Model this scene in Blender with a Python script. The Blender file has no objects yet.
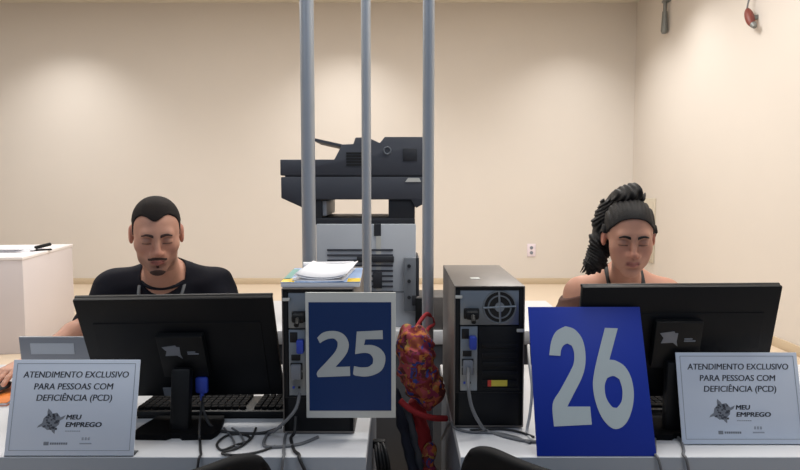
import bpy, bmesh, math, random
import numpy as np
from mathutils import Vector, Matrix, Euler
from mathutils.geometry import tessellate_polygon
random.seed(7)
C = bpy.context.scene.collection
PI = math.pi
R = math.radians

# ------------------------------------------------------------------ camera frame
CAM_H = 1.377
FPX = 650.0
PITCH = math.atan(49 / 650)
_c, _s = math.cos(PITCH), math.sin(PITCH)

def at(x, y, Y):
    """point of the room seen at photograph position (x, y), at depth Y"""
    u, v = (x - 400) / FPX, (235 - y) / FPX
    t = Y / (_c + v * _s)
    return Vector((u * t, Y, CAM_H + (-_s + v * _c) * t))

def on(x, y, z=0.75):
    """point of a horizontal plane at height z seen at photograph position (x, y)"""
    u, v = (x - 400) / FPX, (235 - y) / FPX
    t = (z - CAM_H) / (-_s + v * _c)
    return Vector((u * t, (_c + v * _s) * t, z))

# ------------------------------------------------------------------ materials
def lin(c):
    r = []
    for v in c:
        v = v / 255
        r.append(v / 12.92 if v <= .04045 else ((v + .055) / 1.055) ** 2.4)
    return (r[0], r[1], r[2], 1)

def mat(name, rgb, rough=.5, metal=0., noise=0., nscale=30., bump=0., bscale=200., spec=.5, trans=0., sss=0., coat=0.):
    m = bpy.data.materials.new(name)
    m.use_nodes = True
    nt = m.node_tree
    b = nt.nodes['Principled BSDF']
    col = lin(rgb)
    b.inputs['Base Color'].default_value = col
    b.inputs['Roughness'].default_value = rough
    b.inputs['Metallic'].default_value = metal
    b.inputs['Specular IOR Level'].default_value = spec
    b.inputs['Transmission Weight'].default_value = trans
    b.inputs['Coat Weight'].default_value = coat
    if sss:
        b.inputs['Subsurface Weight'].default_value = sss
        b.inputs['Subsurface Radius'].default_value = (.012, .005, .003)
        b.inputs['Subsurface Scale'].default_value = 1.0
    tc = nt.nodes.new('ShaderNodeTexCoord')
    if noise:
        n = nt.nodes.new('ShaderNodeTexNoise')
        n.inputs['Scale'].default_value = nscale
        n.inputs['Detail'].default_value = 5
        nt.links.new(tc.outputs['Object'], n.inputs['Vector'])
        mx = nt.nodes.new('ShaderNodeMix')
        mx.data_type = 'RGBA'
        mx.inputs[6].default_value = tuple(max(0, c * (1 - noise)) for c in col[:3]) + (1,)
        mx.inputs[7].default_value = tuple(min(1, c * (1 + noise)) for c in col[:3]) + (1,)
        nt.links.new(n.outputs['Fac'], mx.inputs[0])
        nt.links.new(mx.outputs[2], b.inputs['Base Color'])
    if bump:
        n2 = nt.nodes.new('ShaderNodeTexNoise')
        n2.inputs['Scale'].default_value = bscale
        n2.inputs['Detail'].default_value = 4
        nt.links.new(tc.outputs['Object'], n2.inputs['Vector'])
        bp = nt.nodes.new('ShaderNodeBump')
        bp.inputs['Strength'].default_value = bump
        bp.inputs['Distance'].default_value = .003
        nt.links.new(n2.outputs['Fac'], bp.inputs['Height'])
        nt.links.new(bp.outputs['Normal'], b.inputs['Normal'])
    return m

M = {}
M['wall'] = mat('wall_paint', (207, 200, 192), .8, noise=.025, nscale=1.3, bump=.12, bscale=90, spec=.2)
M['ceiling'] = mat('ceiling_paint', (206, 201, 190), .9, noise=.02, nscale=2, spec=.1)
M['floor'] = mat('floor_tile', (206, 188, 166), .45, noise=.05, nscale=3, spec=.4)
M['skirt'] = mat('baseboard_tile', (190, 172, 146), .5, noise=.05, nscale=5)
M['laminate'] = mat('white_laminate', (205, 206, 209), .42, noise=.02, nscale=4, bump=.03, bscale=500)
M['laminate_edge'] = mat('grey_edge_band', (160, 168, 178), .4, noise=.03, nscale=6)
M['panel_grey'] = mat('grey_desk_panel', (104, 108, 116), .55, noise=.04, nscale=6)
M['panel_dark'] = mat('dark_grey_panel', (72, 74, 80), .6, noise=.05, nscale=5)
M['steel'] = mat('galvanised_steel', (168, 175, 184), .42, metal=.55, noise=.06, nscale=14)
M['black'] = mat('black_plastic', (13, 15, 18), .5, noise=.08, nscale=20, bump=.06, bscale=900, spec=.3)
M['screen_back'] = mat('black_monitor_plastic', (10, 13, 18), .5, noise=.08, nscale=12, bump=.05, bscale=1200, spec=.25)
M['black_soft'] = mat('black_rubber', (9, 10, 13), .8, spec=.15, noise=.1, nscale=30)
M['black_metal'] = mat('black_sheet_metal', (14, 16, 20), .55, spec=.3, noise=.07, nscale=18)
M['case_grey'] = mat('tower_case_paint', (112, 106, 102), .42, metal=.25, noise=.04, nscale=16)
M['zinc'] = mat('zinc_plate', (140, 148, 156), .35, metal=.75, noise=.08, nscale=25)
M['vga_blue'] = mat('blue_connector_plastic', (42, 66, 168), .45, noise=.04)
M['port_dark'] = mat('port_dark', (14, 14, 16), .5, noise=.05)
M['label_yellow'] = mat('yellow_label', (206, 190, 70), .5, noise=.04)
M['label_red'] = mat('red_label', (196, 60, 48), .5, noise=.04)
M['emblem'] = mat('grey_emblem', (118, 122, 130), .4, noise=.05)
M['paper'] = mat('white_paper', (236, 236, 240), .75, noise=.015, nscale=10)
M['sign_paper'] = mat('sign_paper', (205, 214, 228), .35, noise=.015, nscale=8, spec=.3)
M['ink'] = mat('black_ink', (66, 70, 80), .6, noise=.05)
M['ink_grey'] = mat('grey_ink', (120, 126, 136), .6, noise=.05)
M['ink_pale'] = mat('pale_grey_ink', (150, 158, 170), .6, noise=.05)
M['blue_deep'] = mat('navy_blue_print', (9, 46, 98), .45, noise=.05, nscale=6, spec=.3)
M['blue_bright'] = mat('royal_blue_vinyl', (14, 46, 152), .45, noise=.04, nscale=5, spec=.3)
M['digit'] = mat('pale_grey_vinyl', (172, 184, 188), .45, noise=.03)
M['digit25'] = mat('pale_grey_print', (172, 179, 180), .45, noise=.03)
M['frame_white'] = mat('off_white_frame', (198, 200, 196), .4, noise=.03)
M['printer_dark'] = mat('slate_printer_plastic', (62, 66, 76), .5, noise=.05, nscale=12, bump=.05, bscale=700)
M['printer_black'] = mat('dark_printer_plastic', (40, 43, 50), .5, noise=.06, nscale=12)
M['printer_light'] = mat('light_grey_printer_plastic', (182, 188, 196), .5, noise=.03, nscale=9, bump=.04, bscale=700)
M['printer_mid'] = mat('mid_grey_printer_plastic', (112, 118, 126), .5, noise=.04, nscale=9)
M['grey_box'] = mat('taupe_box', (92, 88, 86), .6, noise=.06, nscale=9)
M['lid_grey'] = mat('grey_laptop_lid', (140, 144, 152), .4, metal=.3, noise=.04, nscale=9)
M['lid_label'] = mat('pale_lid_label', (178, 184, 192), .5, noise=.03)
M['orange'] = mat('orange_cover', (232, 130, 50), .5, noise=.05)
M['cable_grey'] = mat('grey_cable', (104, 106, 110), .5, noise=.06)
M['cable_black'] = mat('black_cable', (34, 35, 38), .5, noise=.06)
M['cable_white'] = mat('white_cable', (205, 207, 208), .5, noise=.04)
M['chair_black'] = mat('black_chair_shell', (9, 10, 13), .7, spec=.2, noise=.08, nscale=20, bump=.1, bscale=500)
M['chair_steel'] = mat('chair_leg_steel', (70, 72, 76), .4, metal=.6, noise=.05)
M['cabinet'] = mat('white_counter_laminate', (205, 198, 200), .45, noise=.02, nscale=3)
M['cabinet_top'] = mat('white_counter_top', (228, 224, 226), .4, noise=.02, nscale=3)
M['cover_blue'] = mat('pale_blue_cover', (150, 176, 214), .45, noise=.05)
M['cover_yellow'] = mat('yellow_print', (236, 198, 50), .45, noise=.04)
M['cover_green'] = mat('teal_print', (110, 160, 150), .45, noise=.04)
M['navy_cloth'] = mat('navy_cloth', (34, 40, 58), .85, noise=.12, nscale=40, bump=.3, bscale=500)
M['grey_cloth'] = mat('grey_cloth', (92, 98, 108), .85, noise=.1, nscale=40, bump=.3, bscale=500)
M['red_cloth'] = mat('red_cloth', (158, 36, 44), .8, noise=.15, nscale=30, bump=.3, bscale=400)
M['shirt'] = mat('black_cotton', (22, 23, 32), .85, noise=.12, nscale=60, bump=.25, bscale=700, spec=.2)
M['jeans'] = mat('dark_denim', (38, 44, 62), .85, noise=.12, nscale=60, bump=.25, bscale=700)
M['brown_top'] = mat('brown_knit', (82, 52, 42), .85, noise=.12, nscale=60, bump=.3, bscale=600)
M['hair'] = mat('black_hair', (20, 17, 18), .55, spec=.3, noise=.25, nscale=120, bump=.5, bscale=350)
M['hair_short'] = mat('cropped_dark_hair', (32, 27, 26), .8, spec=.2, noise=.25, nscale=300, bump=.6, bscale=500)
M['hair_face'] = mat('facial_hair', (66, 46, 41), .8, noise=.3, nscale=400, bump=.5, bscale=700)
M['strap_black'] = mat('black_strap', (26, 25, 27), .7, noise=.1, nscale=80)
M['strap_grey'] = mat('grey_lanyard', (104, 108, 112), .7, noise=.1, nscale=80)
M['eye'] = mat('eyeball', (70, 54, 48), .2, noise=.1)
M['shoe'] = mat('dark_shoe', (30, 29, 30), .6, noise=.1)
M['breaker'] = mat('grey_panel_paint', (190, 181, 164), .5, noise=.03, nscale=5)
M['outlet'] = mat('outlet_plastic', (218, 206, 214), .4, noise=.03)
M['alarm_red'] = mat('red_alarm_plastic', (120, 58, 50), .5, noise=.08)
M['fixture_grey'] = mat('grey_fixture', (120, 122, 120), .45, metal=.3, noise=.06)

def acrylic():
    m = mat('clear_acrylic', (225, 232, 238), .08, noise=.01)
    b = m.node_tree.nodes['Principled BSDF']
    b.inputs['Transmission Weight'].default_value = .9
    b.inputs['IOR'].default_value = 1.3
    return m
M['acrylic'] = acrylic()

def floral():
    m = bpy.data.materials.new('floral_print')
    m.use_nodes = True
    nt = m.node_tree
    b = nt.nodes['Principled BSDF']
    b.inputs['Roughness'].default_value = .8
    tc = nt.nodes.new('ShaderNodeTexCoord')
    nz = nt.nodes.new('ShaderNodeTexNoise')
    nz.inputs['Scale'].default_value = 30
    add = nt.nodes.new('ShaderNodeMix')
    add.data_type = 'VECTOR'
    add.inputs[0].default_value = .09
    nt.links.new(tc.outputs['Object'], nz.inputs['Vector'])
    nt.links.new(tc.outputs['Object'], add.inputs[4])
    nt.links.new(nz.outputs['Color'], add.inputs[5])
    v = nt.nodes.new('ShaderNodeTexVoronoi')
    v.inputs['Scale'].default_value = 62
    nt.links.new(add.outputs[1], v.inputs['Vector'])
    sp = nt.nodes.new('ShaderNodeSeparateColor')
    nt.links.new(v.outputs['Color'], sp.inputs['Color'])
    cr = nt.nodes.new('ShaderNodeValToRGB')
    cr.color_ramp.interpolation = 'CONSTANT'
    cols = [(0, (140, 48, 50)), (.2, (186, 84, 92)), (.36, (196, 118, 56)), (.5, (98, 42, 42)),
            (.62, (172, 88, 66)), (.72, (58, 70, 150)), (.79, (150, 52, 88)), (.87, (180, 140, 76)), (.93, (108, 70, 58))]
    e = cr.color_ramp.elements
    e[0].position = 0
    e[0].color = lin(cols[0][1])
    e[1].position = cols[1][0]
    e[1].color = lin(cols[1][1])
    for p, c in cols[2:]:
        k = e.new(p)
        k.color = lin(c)
    nt.links.new(sp.outputs[0], cr.inputs['Fac'])
    nt.links.new(cr.outputs['Color'], b.inputs['Base Color'])
    return m
M['floral'] = floral()

def skin_mat(name):
    m = bpy.data.materials.new(name)
    m.use_nodes = True
    nt = m.node_tree
    b = nt.nodes['Principled BSDF']
    b.inputs['Roughness'].default_value = .52
    b.inputs['Specular IOR Level'].default_value = .35
    b.inputs['Subsurface Weight'].default_value = .08
    b.inputs['Subsurface Radius'].default_value = (.012, .005, .003)
    a = nt.nodes.new('ShaderNodeAttribute')
    a.attribute_name = 'tone'
    tc = nt.nodes.new('ShaderNodeTexCoord')
    n = nt.nodes.new('ShaderNodeTexNoise')
    n.inputs['Scale'].default_value = 35
    n.inputs['Detail'].default_value = 6
    nt.links.new(tc.outputs['Object'], n.inputs['Vector'])
    mr = nt.nodes.new('ShaderNodeMapRange')
    mr.inputs['To Min'].default_value = .93
    mr.inputs['To Max'].default_value = 1.07
    nt.links.new(n.outputs['Fac'], mr.inputs['Value'])
    vm = nt.nodes.new('ShaderNodeVectorMath')
    vm.operation = 'MULTIPLY'
    nt.links.new(a.outputs['Color'], vm.inputs[0])
    nt.links.new(mr.outputs['Result'], vm.inputs[1])
    nt.links.new(vm.outputs['Vector'], b.inputs['Base Color'])
    return m
M['skin'] = skin_mat('skin')

# ------------------------------------------------------------------ object helpers
def link(name, me, m, parent=None, smooth=False):
    me.name = name
    if m is not None:
        me.materials.append(m)
    if smooth:
        me.shade_smooth()
    o = bpy.data.objects.new(name, me)
    C.objects.link(o)
    if parent is not None:
        o.parent = parent
    return o

def tag(o, label, cat, group=None):
    o['label'] = label
    o['category'] = cat
    if group:
        o['group'] = group
    return o

def thing(name, label, cat, loc=(0, 0, 0), rotz=0., group=None):
    o = bpy.data.objects.new(name, None)
    o.empty_display_size = .05
    C.objects.link(o)
    o.location = loc
    o.rotation_euler = (0, 0, rotz)
    return tag(o, label, cat, group)

def struct(name, b, m, parent=None):
    o = b.obj(name, m, parent)
    o['kind'] = 'structure'
    return o

class B:
    """collects shapes and links them as ONE mesh object"""
    def __init__(self):
        self.bm = bmesh.new()
        self.smooth = False

    def _take(self, bm, mtx=None):
        if mtx is not None:
            bm.transform(mtx)
        me = bpy.data.meshes.new('tmp')
        bm.to_mesh(me)
        bm.free()
        self.bm.from_mesh(me)
        bpy.data.meshes.remove(me)
        return self

    def box(self, c, s, bevel=0., seg=2, mtx=None, rot=None):
        bm = bmesh.new()
        bmesh.ops.create_cube(bm, size=1)
        bmesh.ops.scale(bm, vec=s, verts=bm.verts)
        if bevel:
            bmesh.ops.bevel(bm, geom=list(bm.edges), offset=min(bevel, min(s) * .49), segments=seg, profile=.5, affect='EDGES')
        m = Matrix.Translation(c)
        if rot is not None:
            m = m @ Euler(rot).to_matrix().to_4x4()
        if mtx is not None:
            m = mtx @ m
        return self._take(bm, m)

    def lohi(self, lo, hi, bevel=0., mtx=None):
        return self.box([(a + b) / 2 for a, b in zip(lo, hi)], [abs(b - a) for a, b in zip(lo, hi)], bevel, mtx=mtx)

    def cyl(self, p0, p1, r, r2=None, seg=20, mtx=None, caps=True):
        p0, p1 = Vector(p0), Vector(p1)
        bm = bmesh.new()
        bmesh.ops.create_cone(bm, cap_ends=caps, segments=seg, radius1=r, radius2=r if r2 is None else r2, depth=(p1 - p0).length)
        q = (p1 - p0).to_track_quat('Z', 'Y').to_matrix().to_4x4()
        m = Matrix.Translation((p0 + p1) / 2) @ q
        return self._take(bm, m if mtx is None else mtx @ m)

    def ball(self, c, r, seg=20, mtx=None):
        bm = bmesh.new()
        bmesh.ops.create_uvsphere(bm, u_segments=seg, v_segments=seg // 2 + 2, radius=1)
        if not hasattr(r, '__len__'):
            r = (r, r, r)
        m = Matrix.Translation(c) @ Matrix.Diagonal((r[0], r[1], r[2], 1))
        return self._take(bm, m if mtx is None else mtx @ m)

    def ring(self, c, axis, R_, r, seg=32, rs=8, mtx=None):
        bm = bmesh.new()
        vs = []
        for i in range(seg):
            a = 2 * PI * i / seg
            row = []
            for j in range(rs):
                b_ = 2 * PI * j / rs
                row.append(bm.verts.new(((R_ + r * math.cos(b_)) * math.cos(a), (R_ + r * math.cos(b_)) * math.sin(a), r * math.sin(b_))))
            vs.append(row)
        for i in range(seg):
            for j in range(rs):
                bm.faces.new((vs[i][j], vs[(i + 1) % seg][j], vs[(i + 1) % seg][(j + 1) % rs], vs[i][(j + 1) % rs]))
        m = Matrix.Translation(c) @ Vector(axis).to_track_quat('Z', 'Y').to_matrix().to_4x4()
        return self._take(bm, m if mtx is None else mtx @ m)

    def tube(self, pts, r, seg=8, sub=6, mtx=None, radii=None, flat=1.0):
        pts = [Vector(p) for p in pts]
        fine, rr = [], []
        n = len(pts)
        for i in range(n - 1):
            p0, p1, p2, p3 = pts[max(i - 1, 0)], pts[i], pts[i + 1], pts[min(i + 2, n - 1)]
            for k in range(sub):
                t = k / sub
                fine.append(.5 * ((2 * p1) + (p2 - p0) * t + (2 * p0 - 5 * p1 + 4 * p2 - p3) * t * t + (3 * p1 - p0 - 3 * p2 + p3) * t ** 3))
                rr.append(r if radii is None else radii[i] * (1 - t) + radii[i + 1] * t)
        fine.append(pts[-1])
        rr.append(r if radii is None else radii[-1])
        bm = bmesh.new()
        up = Vector((0, 0, 1))
        rows = []
        for i, p in enumerate(fine):
            d = (fine[min(i + 1, len(fine) - 1)] - fine[max(i - 1, 0)]).normalized()
            s = d.cross(up)
            if s.length < 1e-3:
                s = d.cross(Vector((0, 1, 0)))
            s.normalize()
            w = d.cross(s).normalized()
            rows.append([bm.verts.new(p + (s * math.cos(2 * PI * j / seg) + w * flat * math.sin(2 * PI * j / seg)) * rr[i]) for j in range(seg)])
        for i in range(len(rows) - 1):
            for j in range(seg):
                bm.faces.new((rows[i][j], rows[i][(j + 1) % seg], rows[i + 1][(j + 1) % seg], rows[i + 1][j]))
        bm.faces.new(rows[0])
        bm.faces.new(list(reversed(rows[-1])))
        bmesh.ops.recalc_face_normals(bm, faces=bm.faces)
        self.smooth = True
        return self._take(bm, mtx)

    def prism(self, outline, depth, holes=(), mtx=None, bevel=0.):
        """outline in (x, z), extruded from y=0 to y=depth"""
        bm = bmesh.new()
        loops = [list(outline)] + [list(h) for h in holes]
        flat = [p for l in loops for p in l]
        tris = tessellate_polygon([[Vector((p[0], p[1], 0)) for p in l] for l in loops])
        f0 = [bm.verts.new((p[0], 0, p[1])) for p in flat]
        f1 = [bm.verts.new((p[0], depth, p[1])) for p in flat]
        for t in tris:
            try:
                bm.faces.new([f0[i] for i in t])
                bm.faces.new([f1[i] for i in reversed(t)])
            except ValueError:
                pass
        k = 0
        for l in loops:
            n = len(l)
            for i in range(n):
                a, b_ = k + i, k + (i + 1) % n
                bm.faces.new((f0[a], f0[b_], f1[b_], f1[a]))
            k += n
        bmesh.ops.recalc_face_normals(bm, faces=bm.faces)
        if bevel:
            bmesh.ops.dissolve_limit(bm, angle_limit=.02, verts=bm.verts, edges=bm.edges)
            bmesh.ops.bevel(bm, geom=[e for e in bm.edges if e.calc_face_angle(0) > .6], offset=bevel, segments=2, profile=.5, affect='EDGES', clamp_overlap=True)
        return self._take(bm, mtx)

    def obj(self, name, m, parent=None, smooth=None):
        me = bpy.data.meshes.new(name)
        bmesh.ops.recalc_face_normals(self.bm, faces=self.bm.faces)
        self.bm.to_mesh(me)
        self.bm.free()
        o = link(name, me, m, parent)
        if self.smooth if smooth is None else smooth:
            me.shade_smooth()
        else:
            me.shade_smooth()
            me.set_sharp_from_angle(angle=R(32))
        return o

def text_mesh(s, size, width=None, bold=0., italic=0., thick=.0006):
    cu = bpy.data.curves.new('txt', 'FONT')
    cu.body = s
    cu.size = size
    cu.offset = bold
    cu.shear = italic
    cu.extrude = thick / 2
    cu.align_x = 'CENTER'
    cu.align_y = 'CENTER'
    cu.resolution_u = 4
    o = bpy.data.objects.new('txt', cu)
    C.objects.link(o)
    dg = bpy.context.evaluated_depsgraph_get()
    dg.update()
    me = bpy.data.meshes.new_from_object(o.evaluated_get(dg))
    bpy.data.objects.remove(o)
    bpy.data.curves.remove(cu)
    if width:
        xs = [v.co.x for v in me.vertices]
        k = width / (max(xs) - min(xs))
        for v in me.vertices:
            v.co.x *= k
    return me

def text_obj(name, s, size, m, parent, mtx, width=None, bold=0., italic=0.):
    """text standing in the local xz plane, read from -y, then placed by mtx"""
    me = text_mesh(s, size, width, 0, italic)
    bm = bmesh.new()
    for k in ((-1, 0, 1) if bold else (0,)):
        for q in ((-.5, .5) if bold > .0003 else (0,)):
            me.transform(Matrix.Translation((k * bold, q * bold, 0)))
            bm.from_mesh(me)
            me.transform(Matrix.Translation((-k * bold, -q * bold, 0)))
    bm.to_mesh(me)
    bm.free()
    me.transform(mtx @ Matrix.Rotation(PI / 2, 4, 'X'))
    return link(name, me, m, parent)

def spline(pts, sub=5, corner=48):
    """closed Catmull-Rom through pts that keeps sharp corners"""
    n = len(pts)
    P = [Vector((p[0], p[1])) for p in pts]
    sharp = []
    for i in range(n):
        a, b_ = P[i] - P[i - 1], P[(i + 1) % n] - P[i]
        sharp.append(abs(a.angle(b_)) > R(corner))
    out = []
    for i in range(n):
        p1, p2 = P[i], P[(i + 1) % n]
        p0 = P[i - 1] if not sharp[i] else p1 - (p2 - p1) * .3
        p3 = P[(i + 2) % n] if not sharp[(i + 1) % n] else p2 + (p2 - p1) * .3
        for k in range(sub):
            t = k / sub
            q = .5 * ((2 * p1) + (p2 - p0) * t + (2 * p0 - 5 * p1 + 4 * p2 - p3) * t * t + (3 * p1 - p0 - 3 * p2 + p3) * t ** 3)
            out.append((q.x, q.y))
    return out

def children(o):
    return [c for c in bpy.data.objects if c.parent == o]

def copy_tree(o, parent=None):
    c = o.copy()
    C.objects.link(c)
    c.parent = parent
    for ch in children(o):
        copy_tree(ch, c)
    return c

def tilt_panel(loc, tilt):
    """local frame of a sheet that stands at loc and leans back by tilt"""
    return Matrix.Translation(loc) @ Matrix.Rotation(-tilt, 4, 'X')

# ------------------------------------------------------------------ the room
XR, YB, ZC = 3.237, 9.08, 3.87
b = B(); b.lohi((-8, -4, -.1), (XR + .2, YB + .2, 0)); struct('floor', b, M['floor'])
b = B(); b.lohi((-8, 1.0, ZC), (XR + .2, YB + .2, ZC + .1)); struct('ceiling', b, M['ceiling'])
b = B(); b.lohi((-8, YB, 0), (XR + .2, YB + .2, ZC)); struct('wall_back', b, M['wall'])
b = B(); b.lohi((XR, .5, 0), (XR + .2, YB, ZC)); struct('wall_right', b, M['wall'])
b = B(); b.lohi((-8.2, 1.0, 0), (-8, YB, ZC)); struct('wall_left', b, M['wall'])
b = B(); b.lohi((-8, YB - .018, 0), (XR, YB, .085), .004); struct('baseboard_back', b, M['skirt'])
b = B(); b.lohi((XR - .018, .5, 0), (XR, YB - .018, .085), .004); struct('baseboard_right', b, M['skirt'])

t = thing('wall_outlet', 'small pale socket plate low on the back wall behind the woman', 'outlet', (1.842, YB, .479))
b = B(); b.lohi((-.06, -.012, -.09), (.06, 0, .09), .004); b.obj('cover_plate', M['outlet'], t)
for dz in (-.035, .035):
    b = B(); b.cyl((0, -.016, dz), (0, -.008, dz), .024); b.obj('socket', M['ink_grey'], t)

t = thing('breaker_panel', 'pale grey electrical panel door set in the right wall beside the corner', 'electrical panel', (XR, 8.48, .4))
b = B(); b.lohi((-.03, -.26, 0), (0, .26, .82), .006); b.obj('frame', M['breaker'], t)
b = B(); b.lohi((-.04, -.235, .03), (-.028, .235, .79), .004); pd = b.obj('door', M['breaker'], t)
b = B(); b.lohi((-.052, -.2, .40), (-.04, -.18, .46), .003); b.obj('latch', M['fixture_grey'], pd)

t = thing('wall_conduit', 'grey conduit with end fitting coming down the right wall from the ceiling', 'conduit', (XR, 8.0, 3.24))
b = B(); b.cyl((-.05, 0, .22), (-.05, 0, ZC - 3.24), .022); b.obj('pipe', M['fixture_grey'], t)
b = B(); b.cyl((-.05, 0, .0), (-.05, 0, .23), .042, .03); b.cyl((-.05, 0, -.03), (-.05, 0, .0), .028, .042); b.obj('end_fitting', M['fixture_grey'], t)
b = B(); b.lohi((-.07, -.06, .34), (0, .06, .37), .004); b.obj('clamp', M['fixture_grey'], t)

t = thing('alarm_sounder', 'red alarm sounder hanging tilted on the right wall near the ceiling', 'alarm', (XR, 6.02, 2.9))
tm = Matrix.Translation((-.07, 0, 0)) @ Matrix.Rotation(R(-28), 4, 'X')
b = B(); b.ball((0, 0, 0), (.04, .04, .105), mtx=tm); b.obj('body', M['alarm_red'], t, True)
b = B(); b.cyl((0, -.02, -.10), (0, -.035, -.14), .03, .018, mtx=tm); b.obj('nozzle', M['fixture_grey'], t)
b = B(); b.tube([(-.07, .05, .09), (-.06, .04, .17), (-.02, .03, .25), (0, .02, .3)], .008); b.obj('cord', M['cable_grey'], t)
b = B(); b.lohi((-.05, -.02, -.02), (0, .02, .02), .004); b.obj('bracket', M['fixture_grey'], t)

# ------------------------------------------------------------------ white counter at the left rear
t = thing('reception_counter', 'plain white box counter standing at the left by the rear wall', 'counter', (-3.08, 5.27, 0), R(9.1))
b = B(); b.lohi((-2.0, 0, .0), (0, 1.2, .775), .003); b.obj('body', M['cabinet'], t)
b = B(); b.lohi((-2.005, -.006, .775), (.006, 1.206, .80), .004); b.obj('countertop', M['cabinet_top'], t)
t2 = thing('paper_stack', 'loose white papers lying on the white counter at the left', 'papers', (-3.42, 5.78, .80), R(9))
for k, (dx, dy, rz) in enumerate(((0, 0, 0), (.02, .03, .06), (-.05, -.02, -.05))):
    b = B(); b.box((dx - .1, dy, .006 + k * .0115), (.5, .32, .011), rot=(0, 0, rz)); b.obj('sheet_bundle', M['paper'], t2)
t2 = thing('stapler', 'small black stapler at the end of the papers on the white counter', 'stapler', (-3.2, 5.80, .80), R(40))
b = B(); b.lohi((-.07, -.018, 0), (.07, .018, .014), .004); b.obj('base', M['black'], t2)
b = B(); b.box((.0, 0, .042), (.14, .03, .03), .01, rot=(0, R(-12), 0)); b.obj('arm', M['black'], t2)

# ------------------------------------------------------------------ desks
def desk(name, label, x0, x1):
    y0, y1 = 1.465, 2.25
    t = thing(name, label, 'desk', ((x0 + x1) / 2, y0, 0))
    w = (x1 - x0) / 2
    b = B(); b.lohi((-w, .001, .722), (w, y1 - y0, .75), .003); b.obj('tabletop', M['laminate'], t)
    b = B(); b.lohi((-w, -.001, .719), (w, .001, .7488)); b.obj('edge_band', M['laminate_edge'], t)
    for sx in (-1, 1):
        b = B(); b.lohi((sx * (w - .004), .03, .01), (sx * (w - .029), y1 - y0 - .03, .722), .002); b.obj('end_panel', M['panel_grey'], t)
        for yy in (.08, y1 - y0 - .08):
            b = B(); b.cyl((sx * (w - .0165), yy, 0), (sx * (w - .0165), yy, .012), .012); b.obj('levelling_foot', M['black'], t)
    b = B(); b.lohi((-w + .03, .36, .32), (w - .03, .378, .722), .002); b.obj('modesty_panel', M['panel_grey'], t)
    return t
desk('office_desk', 'white laminate desk under the sign numbered 25, where the man works', -1.62, -.079)
desk('office_desk', 'white laminate desk under the sign numbered 26, where the woman works', .141, 1.68)

# ------------------------------------------------------------------ steel poles
for lab, x, y, r in (('galvanised steel pole nearest the man, leftmost and thickest of the three', -.337, 2.40, .0255),
                     ('slimmest galvanised steel pole, the middle one in front of the printer', -.131, 2.55, .0185),
                     ('galvanised steel pole rising from the gap between the two desks', .0865, 2.0, .0178)):
    t = thing('steel_pole', lab, 'pole', (x, y, 0), 0, 'floor to ceiling steel poles')
    b = B(); b.cyl((0, 0, .006), (0, 0, ZC), r, seg=28); b.obj('shaft', M['steel'], t)
    b = B(); b.cyl((0, 0, 0), (0, 0, .008), r * 2.2); b.obj('floor_flange', M['steel'], t)

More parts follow.
